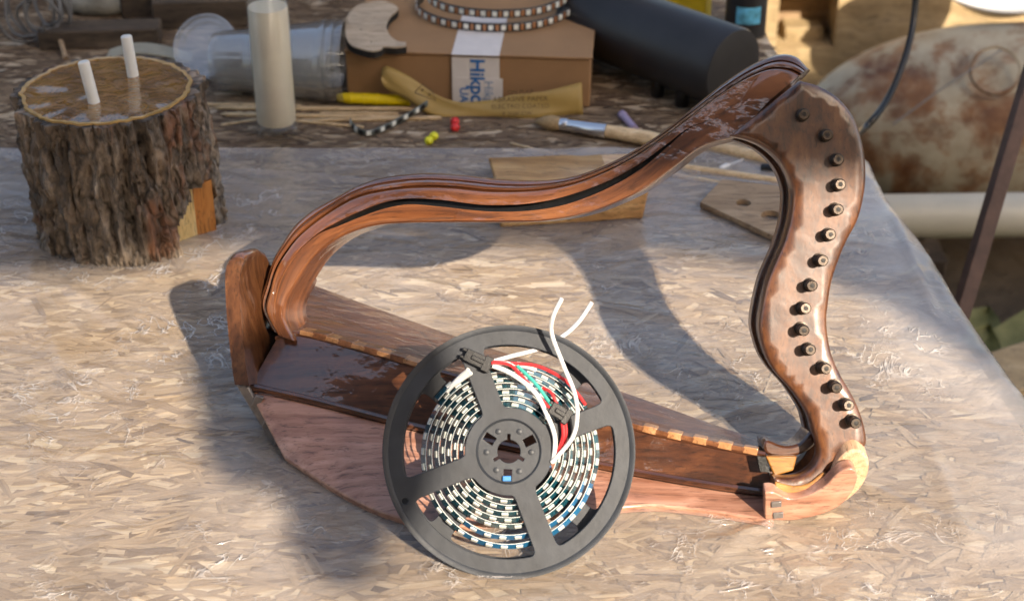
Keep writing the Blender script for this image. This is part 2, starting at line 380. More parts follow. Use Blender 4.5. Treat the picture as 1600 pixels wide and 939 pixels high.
# unseen rag added for its shade, cut to the shadow outline on the bench
tp = [(300, 560), (300, 640), (306, 705), (345, 735), (405, 760), (440, 810), (455, 890), (600, 900), (600, 700), (560, 600), (470, 560)]
blocker_pts = []
for p in cr(tp, 3, True):
    q = at_z(p[0], p[1], 0); t = (q.y + 2.18) / 1.32
    blocker_pts.append(Vector((q.x + 0.69 * t, -2.18 + 0.01 * math.sin(q.x * 80), t)))
m_blocker = plain('blocker_cloth', (0.2, 0.2, 0.24), 0.95, 0.2, 80, 0.4)
rz = max(p.z for p in blocker_pts); rx = [p for p in blocker_pts if p.z == rz][0]
blocker = thing('shade_blocker', 'unseen grey rag hanging from the roof on a cord', 'blocker', (rx.x, rx.y, rz))
mk('blocker_cloth', prism(blocker_pts, (0, 0.012, 0)), m_blocker, blocker)
mk('cord', tube([(rx.x, rx.y + 0.006, rz - 0.01), (rx.x, rx.y + 0.006, RZ - 0.001)], 0.002, 6), m_blocker, blocker)

fence = thing('reflection_fence', 'tall unseen board fence added to darken reflections in the harp', 'fence', (0, -5.5, -0.45))  # unseen boards added so the varnish reflects something dark
for i in range(44):
    x = -6.6 + i * 0.30
    mk('board', abox(x, x + 0.285, -5.5 + 0.012 * (i % 2), -5.47 + 0.012 * (i % 2), -0.45, 3.6 + 0.04 * math.sin(i * 1.9)), w_old, fence)

# workbench
def edge_x(y): return 0.321 - 0.116 * y
YB, YF, XL = 0.70, -0.70, -1.15
bench = thing('workbench', 'low workbench with a worn chipboard top', 'workbench', (-0.35, 0.0, -0.45))
poly = [(XL, YF, -0.02), (edge_x(YF), YF, -0.02), (edge_x(YB), YB, -0.02), (XL, YB, -0.02)]
mk('bench_top', prism(poly, (0, 0, 0.02)), m_osb, bench, smooth=False, bevel=0.002)
def strands():
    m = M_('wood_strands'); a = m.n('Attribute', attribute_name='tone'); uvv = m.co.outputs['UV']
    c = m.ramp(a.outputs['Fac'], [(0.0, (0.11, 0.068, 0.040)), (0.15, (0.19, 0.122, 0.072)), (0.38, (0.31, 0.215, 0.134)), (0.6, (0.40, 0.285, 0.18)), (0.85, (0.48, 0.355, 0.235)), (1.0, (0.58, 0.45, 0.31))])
    g_ = m.noise(m.map((28, 520, 1), src=uvv), 1.0, 4, 0.6)
    c = m.mix(0.65, c, m.ramp(g_, [(0.3, 0.45), (0.7, 1.1)]), 'MULTIPLY')
    d_ = m.ramp(m.noise(m.map(), 6, 5), [(0.30, 0.74), (0.62, 1.05)]); c = m.mix(1.0, c, d_, 'MULTIPLY')
    mat = m.done(m.bsdf(c, 0.7, m.bump(g_, 0.3, 0.0005)))
    V, Fc, tone, uvs = [], [], [], []; rnd = random.Random(3); off = root_loc(bench)
    for q in range(36000):
        x = rnd.uniform(-1.0, 0.42); y = rnd.uniform(YF, YB); 
        if x > edge_x(y) - 0.012: continue
        L = rnd.uniform(0.009, 0.036); w = rnd.uniform(0.0015, 0.006) * (0.6 + L * 18); an = rnd.gauss(0.04, 0.30) if rnd.random() < 0.8 else rnd.uniform(-1.3, 1.3)
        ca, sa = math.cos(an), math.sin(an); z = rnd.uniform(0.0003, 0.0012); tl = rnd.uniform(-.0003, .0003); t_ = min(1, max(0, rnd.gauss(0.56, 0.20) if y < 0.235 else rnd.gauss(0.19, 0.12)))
        pts = [(-L / 2, -w * rnd.uniform(.25, .5)), (-L * rnd.uniform(.1, .3), -w * rnd.uniform(.4, .6)), (L * rnd.uniform(.15, .35), -w * rnd.uniform(.4, .6)), (L / 2, -w * rnd.uniform(-.1, .3)), (L / 2 * rnd.uniform(.8, 1), w * rnd.uniform(.2, .5)), (L * rnd.uniform(-.1, .2), w * rnd.uniform(.4, .6)), (-L / 2 * rnd.uniform(.8, 1), w * rnd.uniform(.3, .5))]
        b0 = len(V); ou, ov = rnd.uniform(0, 40), rnd.uniform(0, 40)
        for u, v in pts:
            V.append((x + u * ca - v * sa, y + u * sa + v * ca, z + tl * u / L)); tone.append(t_); uvs.append((u + ou, v + ov))
        Fc.append(tuple(range(b0, b0 + 7)))
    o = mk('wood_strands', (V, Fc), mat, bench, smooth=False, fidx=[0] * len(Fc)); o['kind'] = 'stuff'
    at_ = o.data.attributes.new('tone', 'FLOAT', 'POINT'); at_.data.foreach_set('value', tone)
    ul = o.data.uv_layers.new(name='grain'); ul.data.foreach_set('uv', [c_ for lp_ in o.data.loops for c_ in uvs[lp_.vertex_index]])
strands()
for x, y in ((XL + 0.08, YF + 0.08), (XL + 0.08, YB - 0.08), (0.24, YB - 0.14), (0.28, YF + 0.08)):
    mk('leg', abox(x - 0.03, x + 0.03, y - 0.03, y + 0.03, -0.45, -0.0205), w_old, bench, bevel=0.003)
mk('apron', abox(XL + 0.1, 0.2, YF + 0.09, YF + 0.115, -0.11, -0.0205), w_old, bench)
mk('apron', abox(XL + 0.1, 0.2, YB - 0.115, YB - 0.09, -0.11, -0.0205), w_old, bench)

# polythene sheet lying on the bench and folded over its right edge
def sheet():
    creases = [((95, 440), (245, 560), 0.0022), ((245, 560), (160, 520), 0.0012), ((44, 640), (95, 870), 0.0025), ((110, 870), (330, 800), 0.0009),
               ((340, 268), (720, 300), 0.0018), ((350, 360), (700, 400), 0.002), ((500, 410), (830, 395), 0.002), ((900, 478), (1060, 505), 0.0016),
               ((1390, 330), (1460, 500), 0.002), ((1000, 240), (1100, 300), 0.0015), ((1100, 880), (1330, 760), 0.0022), ((1330, 760), (1560, 860), 0.0015),
               ((1230, 830), (1010, 870), 0.0011), ((1040, 690), (1200, 640), 0.0015), ((1440, 680), (1520, 880), 0.002), ((200, 720), (330, 745), 0.0018),
               ((60, 470), (120, 640), 0.0024), ((620, 440), (760, 470), 0.0015), ((240, 250), (420, 300), 0.002), ((560, 330), (760, 372), 0.0016)]
    cz = [(at_z(*a).to_2d(), at_z(*b).to_2d(), h) for a, b, h in creases]
    nx, ny = 300, 200; V, Fc = [], []; cloud = []
    x0, y0, y1 = -0.78, -0.5, 0.252; r = 0.014
    for j in range(ny + 1):
        y = y0 + (y1 - y0) * j / ny
        ex = edge_x(y) + 0.004 + 0.006 * noise.noise((y * 9, 3.1, 0))
        L = ex - x0 + 0.14
        for i in range(nx + 1):
            s = x0 + L * i / nx
            w = noise.fractal((s * 7, y * 13, 0.3), 1.0, 2.0, 4) * 0.0016 + abs(noise.noise((s * 3 + 5, y * 6, 1))) * 0.0022
            w += (1 - min(1, abs(noise.noise((s * 11, y * 24, 7.7))) * 9)) * 0.0007
            for a, b, h in cz:
                p = Vector((s, y)); ab = b - a; t = max(0, min(1, (p - a).dot(ab) / ab.length_squared)); d = (p - a - ab * t).length
                if d < 0.03: w += 1.8 * h * math.exp(-(d / 0.0042) ** 2) * min(1, 6 * t * (1 - t) + 0.15)
            if y > 0.24: w += (y - 0.24) * 0.25 * (0.5 + 0.5 * noise.noise((s * 20, 0, 4)))
            e = s - ex
            if e <= 0: x, z = s, 0.0022
            elif e < r * 1.57: x, z = ex + r * math.sin(e / r), 0.0022 - r * (1 - math.cos(e / r))
            else: x, z = ex + r + (e - r * 1.57) * 0.10 + 0.01 * noise.noise((y * 14, e * 5, 2)), 0.0022 - r - (e - r * 1.57)
            V.append((x, y, z + max(w, -0.001) + 0.0008))
            c = -0.02 + 0.26 * max(0, min(1, (s - ex + 0.10) / 0.09)) + 0.14 * max(0, min(1, (y - 0.02) / 0.15)) + 0.25 * max(0, min(1, (-0.38 - s) / 0.10))
            cloud.append(max(0.0, min(0.6, c + 0.07 * noise.noise((s * 6, y * 8, 3)))))
    for j in range(ny):
        for i in range(nx): a = j * (nx + 1) + i; Fc.append((a, a + 1, a + nx + 2, a + nx + 1))
    o = mk('plastic_sheet', (V, Fc), m_film, angle=180)
    at = o.data.attributes.new('cloud', 'FLOAT', 'POINT'); at.data.foreach_set('value', cloud)
    return tag(o, 'hazy wrinkled clear plastic sheet spread over the bench top', 'plastic sheet')
sheet()

# ------------------------------------------------------------------ the harp
LEAN = R(28)
HN = Vector((0, -math.cos(LEAN), math.sin(LEAN)))           # towards the front of the harp
HU = Vector((0, math.sin(LEAN), math.cos(LEAN)))            # up along the harp
HP = Vector((0, -0.24, 0.04))
def hp(x, y, off=0.0):
    p = at_plane(x, y, HP + HN * off, HN)
    for _ in range(3):                                      # the neck stands a little straighter towards its top
        e = max(0.0, (p - HP).dot(HU) - 0.10); p = at_plane(x, y, HP + HN * (off + 0.45 * e * e), HN)
    return p
SKEW = R(13)                                                # pillar and soundbox swing back to the left of the neck
HN2 = Matrix.Rotation(-SKEW, 3, HU) @ HN
HP2 = at_plane(1262, 480, HP, HN)
def hq(x, y, off=0.0): return at_plane(x, y, HP2 + HN2 * off, HN2)
NV = Vector((math.sin(SKEW), math.cos(SKEW), 0))
def at_v(x, y, Y): return at_plane(x, y, Vector((0.20, Y, 0)), NV)      # upright plane along the soundbox
harp = thing('harp', 'small varnished wooden lap harp without strings leaning on its soundbox', 'harp', (0.0, -0.24, 0.0))

T_ = [(425, 520), (407, 481), (415, 445), (424, 416), (440, 389), (465, 359), (510, 325), (553, 302), (600, 291), (650, 286), (705, 287), (765, 293), (830, 293), (890, 284), (950, 262), (1010, 229), (1070, 185), (1120, 147), (1165, 118), (1205, 102), (1235, 103), (1254, 112)]
B_ = [(460, 533), (448, 512), (443, 492), (448, 468), (464, 439), (484, 409), (510, 384), (543, 365), (584, 353), (630, 349), (719, 348), (790, 348), (850, 346), (910, 336), (960, 318), (1005, 296), (1050, 264), (1085, 237), (1110, 225), (1146, 216)]
gpre = [(442, 527), (427, 490), (437, 440), (460, 400)]; gpost = [(1120, 185), (1160, 165), (1200, 160)]
G1_ = gpre + [(495, 366), (520, 350), (555, 332), (600, 315), (640, 309), (690, 311), (760, 319), (830, 316), (890, 303), (950, 281), (1000, 254), (1040, 226), (1078, 199)] + gpost
G2_ = gpre + [(495, 368), (530, 354), (565, 340), (600, 328), (640, 321), (690, 325), (760, 332), (830, 331), (890, 320), (950, 296), (1000, 267), (1040, 234), (1078, 201)] + gpost
NS = 130
def line(ps): return resample(cr([(a, b, 0) for a, b in ps], 8), NS)
T, B, G1, G2 = line(T_), line(B_), line(G1_), line(G2_)
G1, G2 = [a.lerp(b, 0.12) for a, b in zip(G1, G2)], [b.lerp(a, 0.12) for a, b in zip(G1, G2)]
S_ = [(424, 521), (405, 481), (413, 444), (422, 411), (433, 390), (451, 360), (477, 335), (510, 314), (543, 294), (584, 278), (645, 268), (705, 268), (765, 270), (830, 268), (880, 262), (930, 245), (985, 219), (1035, 186), (1085, 141), (1130, 105), (1170, 83), (1205, 75), (1235, 81), (1257, 101)]
S = line(S_)
secs = []; chan = []
for i in range(NS):
    t, b, g1, g2 = (hq(p[0], p[1]) for p in (T[i], B[i], G1[i], G2[i]))
    w = (t - b).normalized(); k = 0.00045
    s_ = hq(S[i][0], S[i][1], -.016) + HN2 * 0.016
    s_ = t + w * max(0.0008, (s_ - t).dot(w))
    if (g1 - g2).length < 0.0004: g1 = g1 + w * 0.0001; g2 = g2 - w * 0.0001
    o = lambda p, d: p + HN2 * d
    bk = -.036
    secs.append([o(t, bk), o(s_, bk + .006), o(s_, -.019), o(t.lerp(s_, .93), -.013), o(t.lerp(s_, .70), -.010), o(t.lerp(s_, .45), -.0085), o(t.lerp(s_, .36), -.0095), o(t.lerp(s_, .28), -.0075), o(t.lerp(s_, .06), -.0055), o(t - w * k * 3, -.0055), o(t - w * k * 5, -.0075), o(t - w * k * 9, -.001), o(t - w * k * 12, 0),
                 o(g1, 0), o(g1, -.014), o(g2, -.014), o(g2, 0), o(b + w * k * 4, 0), o(b + w * k * 1, -.0015), o(b, -.005), o(b, bk)])
    if (G1[i] - G2[i]).length > 1.2: chan.append([o(g1, -.0105), o(g2, -.0105), o(g2, -.0139), o(g1, -.0139)])
pil = mk('pillar', loft(secs), w_pillar, harp, angle=50)
nsec = len(secs[0]); cum = [0.0]
for i in range(1, NS): cum.append(cum[-1] + (secs[i][12] - secs[i - 1][12]).length)
vv = [0.0]
for q in range(1, nsec): vv.append(vv[-1] + (secs[60][q] - secs[60][q - 1]).length)
uvl = pil.data.uv_layers.new(name='grain')
for lp_ in pil.data.loops: uvl.data[lp_.index].uv = (cum[lp_.vertex_index // nsec], vv[lp_.vertex_index % nsec])
mk('light_channel', loft(chan), blackp, harp)
# back tongue of the pillar foot
tg = cr([(452, 470, 0), (470, 440, 0), (480, 440, 0), (466, 470, 0), (463, 492, 0), (470, 512, 0), (458, 512, 0), (450, 495, 0)], 4, True)
mk('foot_tongue', prism([hq(p[0], p[1], -.03) for p in tg], HN2 * -0.02), w_deep, harp, bevel=0.0015)

N_ = [(1143, 213), (1165, 217), (1190, 227), (1210, 242), (1225, 260), (1235, 282), (1239, 306), (1235, 345), (1224, 383), (1212, 410), (1200, 440), (1191, 478), (1187, 511), (1192, 537), (1201, 562), (1216, 585), (1237, 608), (1254, 631), (1267, 654), (1273, 677), (1279, 697),
      (1279, 714), (1270, 730), (1252, 743), (1230, 747), (1209, 745), (1209, 766), (1230, 773), (1255, 771), (1280, 758), (1297, 736), (1310, 716), (1326, 704), (1345, 700), (1353, 690), (1348, 659), (1334, 623), (1314, 588), (1300, 557), (1293, 526), (1291, 498), (1293, 477), (1299, 439), (1311, 403), (1323, 375), (1340, 342), (1350, 300), (1352, 262), (1347, 222), (1333, 183), (1308, 153), (1278, 135), (1250, 127)]
def smooth_keep(pts, sharp, k=5):
    n = len(pts); out = []
    idx = sorted(pts.index(s) for s in sharp)
    for a, b in zip(idx, idx[1:] + [idx[0] + n]):
        seg = [(*pts[j % n], 0) for j in range(a, b + 1)]
        out += cr(seg, k)[:-1]
    return out
NK = smooth_keep(N_, [(1143, 213), (1250, 127), (1209, 745), (1209, 766)])
def inset(P, d):
    n = len(P); A = sum(P[i].x * P[(i + 1) % n].y - P[(i + 1) % n].x * P[i].y for i in range(n)); s = 1 if A > 0 else -1
    out = []
    for i in range(n):
        t = (P[(i + 1) % n] - P[i - 1]).normalized(); out.append(P[i] + Vector((-t.y, t.x, 0)) * d * s)
    return out
NF = 0.010
front = [hp(p[0], p[1], NF) for p in NK]
def neck_plate():
    ring = [p for p in inset(NK, 4.5)]; n = len(NK)
    def inside(x, y):
        c_ = False
        for i in range(n):
            a, b = NK[i], NK[i - 1]
            if (a.y > y) != (b.y > y) and x < (b.x - a.x) * (y - a.y) / (b.y - a.y) + a.x: c_ = not c_
        return c_
    P = [Vector((p.x, p.y)) for p in NK] + [Vector((p.x, p.y)) for p in ring if inside(p.x, p.y)]
    for gx in range(1140, 1360, 13):
        for gy in range(130, 780, 13):
            if inside(gx, gy) and min((Vector((gx, gy)) - Vector((q.x, q.y))).length for q in NK) > 11: P.append(Vector((gx, gy)))
    from mathutils.geometry import delaunay_2d_cdt
    vo, eo, fo, ov, oe, of = delaunay_2d_cdt(P, [(i, (i + 1) % n) for i in range(n)], [], 1, 1e-4)
    idx = {}
    for j, l in enumerate(ov):
        for i in l: idx[i] = j
    rim = {idx[i] for i in range(n)}
    V = [hp(v.x, v.y, NF - (0.0016 if j in rim else 0.0)) for j, v in enumerate(vo)]; Fc = [tuple(f) for f in fo]; m_ = len(V)
    lo = [idx[i] for i in range(n)]
    V += [V[j] - HN * 0.0154 for j in lo]
    Fc += [(lo[i], lo[(i + 1) % n], m_ + (i + 1) % n, m_ + i) for i in range(n)] + [tuple(range(m_, m_ + n))]
    mk('neck_front_plate', (V, Fc), w_neck, harp, angle=58)
neck_plate()
lf = resample(cr([(a, b, 0) for a, b in N_[2:21]], 6), 70); rt = resample(cr([(a, b, 0) for a, b in N_[34:52][::-1]], 6), 70)
ci = [hp(*(a.lerp(b, 0.05)[:2]), NF) - HN * 0.0172 for a, b in zip(lf, rt)]; co = [hp(*(b.lerp(a, 0.08)[:2]), NF) - HN * 0.0172 for a, b in zip(lf, rt)]
mk('neck_hollow_fill', loft([[a, b, b - HN * 0.020, a - HN * 0.020] for a, b in zip(ci, co)]), innerd, harp)  # solid fill, its near-black colour standing in for the shaded hollow
back = [p - HN * 0.0374 for p in front]
mk('neck_back_plate', prism(back, HN * -0.012), w_neck, harp, bevel=0.0022, seg=3)

PINS = [(1253, 183), (1289, 215), (1306, 253), (1308, 292), (1305, 330), (1293, 370), (1280, 409), (1265, 448), (1253, 484), (1251, 516), (1262, 548), (1284, 576), (1303, 605), (1320, 634), (1331, 659)]
pin0 = None
def pin_meshes():
    prof = [(0.0056, 0), (0.0056, 0.0012), (0.0040, 0.0016)]
    for k in range(5): prof += [(0.0040, 0.002 + k * 0.0013), (0.0046, 0.0024 + k * 0.0013), (0.0046, 0.0028 + k * 0.0013), (0.0040, 0.0031 + k * 0.0013)]
    prof += [(0.0045, 0.0092), (0.0045, 0.0118), (0.0037, 0.0128), (0.0019, 0.0128), (0.0019, 0.0122)]
    return lathe(prof, (0, 0, 0), (0, 0, 1), 20), lathe([(0.0019, 0.0119), (0.0019, 0.0125), (0.0012, 0.0126)], (0, 0, 0), (0, 0, 1), 10)
gp, gh = pin_meshes()
q_pin = HN.to_track_quat('Z', 'Y')
for i, (x, y) in enumerate(PINS):
    hgt = 0.75 + 0.3 * min(1, i / 8)
    p = hp(x, y - 3, NF) - root_loc(harp)
    if i == 0:
        a = mk('tuning_pin', gp, steel, harp, local=True, angle=30); b = mk('pin_hole', gh, hole, a, local=True)
        pa, pb = a.data, b.data
    else:
        a = bpy.data.objects.new('tuning_pin', pa); b = bpy.data.objects.new('pin_hole', pb)
        C.objects.link(a); C.objects.link(b); a.parent = harp; b.parent = a
    a.location = p; a.rotation_mode = 'QUATERNION'
    a.rotation_quaternion = q_pin @ Matrix.Rotation(i * 0.7, 3, 'Z').to_quaternion() @ Matrix.Rotation(0.05 * math.sin(i * 3), 3, 'X').to_quaternion()
    a.scale = (0.76, 0.76, hgt * 0.88)

# soundbox: back panel A, channel panel Bp, front panel Cp
NB = 60
def l2(ps): return resample(cr([(a, b, 0) for a, b in ps], 6), NB)
la = l2([(466, 436), (560, 471), (700, 521), (850, 571), (985, 616), (1100, 657), (1196, 690)])
lab = l2([(432, 528), (470, 520), (560, 543), (660, 572), (800, 611), (1000, 668), (1100, 690), (1196, 709)])
lbc = l2([(389, 602), (412, 607), (500, 627), (600, 653), (660, 668), (800, 697), (989, 735), (1124, 758), (1209, 769)])
lc = l2([(444, 716), (530, 769), (615, 806), (700, 822), (800, 812), (990, 790), (1060, 791), (1150, 803), (1209, 813)])
A0 = [at_z(p[0], p[1], 0.006) for p in la]
A1 = [hq(p[0], p[1], -0.008) for p in lab]
B1 = [at_v(p[0], p[1], -0.252) for p in lbc]
C1 = []
for p in lc:
    q = at_v(p[0], p[1], -0.264)
    if q.z < 0.007: q = at_z(p[0], p[1], 0.007)
    C1.append(q)
mk('back_panel', slab(A0, A1, 0.005), w_board, harp, bevel=0.001)
mk('channel_panel', slab([p for p in A1], B1, 0.005), w_deep, harp, bevel=0.001)
B2 = [p + Vector((0, -0.003, -0.0015)) for p in B1]
mk('front_panel', slab(B2, C1, 0.006), w_front, harp, bevel=0.0012)
# rounded lip where the channel meets the front panel
mk('lip', tube([p + Vector((0, -0.002, 0.0008)) for p in B1], 0.0026, 8), w_deep, harp)
mk('ridge_lip', tube([p + Vector((0, 0.0, -0.001)) for p in A1], 0.0024, 8), w_deep, harp)
# finger joints along the ridge and the front seam
def tabs(lineA, lineO, x_from, x_to, n, wid, mats, lift=0.0012, across=0.008):
    ps = [p for p in lineA]
    for i in range(n):
        X = x_from + (x_to - x_from) * (i + 0.5) / n
        j = min(range(len(ps) - 1), key=lambda k: abs(ps[k].x - X)); j = max(1, j)
        t = (ps[j + 1] - ps[j - 1]).normalized(); p = ps[j] + t * (X - ps[j].x)
        s = (lineO[j] - ps[j]); s = (s - t * s.dot(t)).normalized(); nn = t.cross(s)
        if nn.dot(CAMLOC - p) < 0: nn = -nn
        mt = mats[i % len(mats)]
        mk('finger_joint', box(p + s * (across / 2 - 0.002) + nn * lift * 0.2, t, s, nn, wid, across, lift * (2 if i % 2 else 1.4)), mt, harp, bevel=0.0004)
tabs(A1, A0, A1[3].x, A1[17].x, 9, 0.0102, (w_tab_l, w_tab_d), 0.0022, 0.0125)
tabs(A1, A0, A1[43].x, A1[58].x, 10, 0.0090, (w_tab_d, w_tab_l), 0.0022, 0.0085)
# end plate at the wide end
fr = [(389, 602), (384, 570), (379, 520), (374, 450), (377, 415), (381, 402), (376, 396), (366, 396), (357, 404), (352, 422), (353, 470), (358, 530), (363, 575), (367, 601)]
fr = [tuple(p[:2]) for p in smooth_keep(fr, [(389, 602), (367, 601)], 3)]
def plate_sec(off, top):
    out = []
    base = hq(378, 602, 0.026)
    for x, y in fr:
        p = hq(x, y, 0.026); s = (p - base).dot(HU); lat = p - base - HU * s
        out.append(base + lat + HU * (s * top) + HN2 * (off - 0.026))
    return out
def clampz(ps): return [Vector((p.x, p.y, max(p.z, 0.004))) for p in ps]
ps_ = [plate_sec(0.026, 0.97), plate_sec(0.023, 1.0), plate_sec(0.0, 1.03), plate_sec(-0.012, 1.0), plate_sec(-0.026, 0.88), plate_sec(-0.042, 0.62), plate_sec(-0.056, 0.35), plate_sec(-0.066, 0.1)]
mk('end_plate', loft([clampz(s) for s in ps_]), w_plate, harp, angle=50)
# rail along the lower left edge of the front panel
rl0 = [at_v(367, 600, -0.2585), at_v(388, 604, -0.2585)]; rl1 = [at_v(439, 719, -0.2685), at_v(449, 714, -0.2685)]
mk('end_rail', loft([[rl0[0], rl0[1], rl0[1] + Vector((0, .012, 0)), rl0[0] + Vector((0, .012, 0))], [rl1[0], rl1[1], rl1[1] + Vector((0, .012, 0)), rl1[0] + Vector((0, .012, 0))]]), grayt, harp, bevel=0.0012)
for x, y in ((402, 627), (419, 659), (436, 691)):
    f = (y - 604) / 113; q0 = at_v(x, y, -0.2580 - 0.0100 * f)
    mk('finger_joint', box(q0, Vector((1, 0, -.30)).normalized(), (0, 1, 0), Vector((.45, 0, 1)).normalized(), 0.0055, 0.003, 0.0095), grayt, harp, bevel=0.0005)
# rounded front end of the soundbox with its pale back layer
fe = [(1195, 769), (1209, 769), (1233, 779), (1261, 775), (1288, 761), (1302, 747), (1314, 737), (1330, 732), (1339, 741), (1338, 755), (1330, 771), (1312, 790), (1282, 804), (1241, 813), (1209, 813), (1195, 811)]
FE = smooth_keep(fe, [(1195, 769), (1195, 811)], 4)
YE = -0.2695
def over(p, Y):
    q = at_y(p[0], p[1], Y); return q if q.z > 0.003 else at_z(p[0], p[1], 0.003)
mk('rounded_end', prism([at_y(p[0], p[1], YE) for p in FE], (0, 0.010, 0)), w_front, harp, bevel=0.0016)
te = [(1285, 765), (1296, 742), (1308, 722), (1322, 708), (1338, 703), (1353, 711), (1358, 727), (1353, 749), (1338, 770), (1310, 790), (1280, 795)]
mk('pale_end_layer', prism([at_y(p[0], p[1], YE + 0.0125) for p in smooth_keep(te, [(1285, 765), (1280, 795)], 4)], (0, 0.016, 0)), w_tan, harp, bevel=0.0015)
am = [(1211, 752), (1240, 759), (1265, 754), (1286, 738), (1292, 745), (1275, 764), (1250, 773), (1225, 771), (1212, 766)]
mk('amber_ledge', prism([hp(p[0], p[1], NF + 0.0025) for p in smooth_keep(am, [(1211, 752), (1212, 766)], 4)], HN * -0.004), w_amber, harp, bevel=0.001)
# floor of the hollow where the neck meets the soundbox
hf = [(1196, 712), (1246, 712), (1240, 735), (1210, 744)]
mk('hollow_floor', prism([hp(p[0], p[1], -0.006) for p in hf], HN * -0.004), w_amber, harp, bevel=0.001)
hb = cr([(1196, 688, 0), (1225, 697, 0), (1250, 692, 0), (1268, 672, 0), (1276, 690, 0), (1255, 708, 0), (1225, 714, 0), (1198, 709, 0)], 4, True)
mk('back_foot', prism([hp(p[0], p[1], -0.012) for p in hb], HN * -0.03), w_deep, harp, bevel=0.002)
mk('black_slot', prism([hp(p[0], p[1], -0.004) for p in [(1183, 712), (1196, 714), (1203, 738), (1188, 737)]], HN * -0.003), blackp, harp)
for x, y in ((1213, 787), (1216, 804)):
    mk('finger_joint', box(at_y(x, y, YE - 0.0002), (1, 0, 0.1), (0, 1, 0), (-0.1, 0, 1), 0.0062, 0.002, 0.0042), grayt, harp, bevel=0.0004)

# ------------------------------------------------------------------ reel with its light strip
RC = at_z(795, 705, 0.061); RK = (RC - CAMLOC).dot(F_) / FPX      # metres per photo pixel at the reel
m_reel = plain('grey_reel_plastic', (0.026, 0.030, 0.037), 0.46, 0.30, 45, 0.45, spec=0.4, bdist=0.0003)
reel_rot = (math.pi / 2 - R(36.2), 0, 0)
reel = thing('plastic_reel', 'dark grey four spoked plastic reel propped against the harp', 'reel', RC)
reel.rotation_euler = reel_rot
k = RK
def arc(r, a0, a1, n): return [(r * math.cos(a0 + (a1 - a0) * i / n), r * math.sin(a0 + (a1 - a0) * i / n)) for i in range(n + 1)]
def circ(r, n=48, c=(0, 0)): return [(c[0] + r * math.cos(2 * math.pi * i / n), c[1] + r * math.sin(2 * math.pi * i / n)) for i in range(n)]
def window(a0, a1, r1, r2, hw):
    b1, b2 = math.asin(hw / r1), math.asin(hw / r2)
    P = arc(r2, a0 + b2, a1 - b2, 22) + arc(r1, a1 - b1 * 0.95, a0 + b1 * 0.95, 14)
    for _ in range(1):
        pass
    # round the four corners
    n2 = 23; corners = {0, n2 - 1, n2, len(P) - 1}; out = []
    for i, p in enumerate(P):
        if i in corners:
            p = Vector(p); a, b = Vector(P[i - 1]), Vector(P[(i + 1) % len(P)])
            rr = 12
            pa = p + (a - p).normalized() * min(rr, (a - p).length * (0.9 if (a - p).length < 20 else 1)); pb = p + (b - p).normalized() * min(rr, (b - p).length * (0.9 if (b - p).length < 20 else 1))
            for t in (0, .25, .5, .75, 1): out.append(tuple(pa * (1 - t) ** 2 + p * 2 * t * (1 - t) + pb * t * t))
        else: out.append(p)
    return out
SP = [R(a) for a in (21, 111, 201, 291)]
def flange(rot, small):
    polys = [circ(197, 128)]
    for i in range(4): polys.append(window(SP[i] + rot, SP[i] + R(90) + rot, 69, 166, 18))
    polys.append(circ(50, 48))
    if small: polys.append(circ(5, 14, (-162, -77)))
    return [[(x * k, y * k) for x, y in p] for p in polys]
Z0 = 0.0; DEP = 0.012
mk('front_flange', plane_curve(flange(0, True), 0.0022, 0.0005), m_reel, reel, local=True, angle=35)
bf = plane_curve(flange(R(28), False), 0.0020, 0.0004)
mk('back_flange', ([v + Vector((0, 0, -DEP)) for v in bf[0]], bf[1]), m_reel, reel, local=True, angle=35)
hubp = [circ(49.5, 48)]
ch = []
for i in range(144):
    a = 2 * math.pi * i / 144; r = 18
    for b in (90, 210, 330):
        dlt = (math.degrees(a) - b + 180) % 360 - 180
        if abs(dlt) < 5.2: r = 27
    ch.append((r * math.cos(a), r * math.sin(a)))
hubp.append(ch)
for b, rr in ((27, 36), (147, 36), (267, 37)):
    ca, sa = math.cos(R(b)), math.sin(R(b)); q = []
    for u, v in ((-9, -6.5), (9, -6.5), (9, 6.5), (-9, 6.5)): q.append((rr * ca + u * ca - v * sa, rr * sa + u * sa + v * ca))
    hubp.append(q)
hg = plane_curve([[(x * k, y * k) for x, y in p] for p in hubp], 0.0030, 0.0003)
mk('hub', ([v + Vector((0, 0, -0.0012)) for v in hg[0]], hg[1]), m_reel, reel, local=True, angle=35)
mk('hub_drum', lathe([(50 * k, -0.0019), (60 * k, -0.0019), (60 * k, -DEP + 0.001), (50 * k, -DEP + 0.001)], (0, 0, 0), (0, 0, 1), 48, True), m_reel, reel, local=True)
mk('flange_rim', lathe([(188 * k, 0.0010), (190 * k, 0.0016), (197.5 * k, 0.0016), (198 * k, -0.0013), (196 * k, -0.0016), (188 * k, -0.0012)], (0, 0, 0), (0, 0, 1), 128, True), m_reel, reel, local=True)
mk('flange_rim', lathe([(188 * k, -DEP + 0.0012), (197.5 * k, -DEP + 0.0013), (198 * k, -DEP - 0.0014), (188 * k, -DEP - 0.0012)], (0, 0, 0), (0, 0, 1), 128, True), m_reel, reel, local=True)
mk('hub_ring', lathe([(47.5 * k, 0.0002), (48.6 * k, 0.0008), (50.5 * k, 0.0014), (52 * k, 0.0009), (51 * k, -0.0002)], (0, 0, 0), (0, 0, 1), 64, True), m_reel, reel, local=True)
for a in (62, 118, 182, 236, 298, 358):
    mk('dimple', lathe([(4.6 * k, 0.0002), (4.6 * k, 0.0006), (3.6 * k, 0.0008)], (35 * k * math.cos(R(a)), 35 * k * math.sin(R(a)), 0), (0, 0, 1), 16), m_reel, reel, local=True)

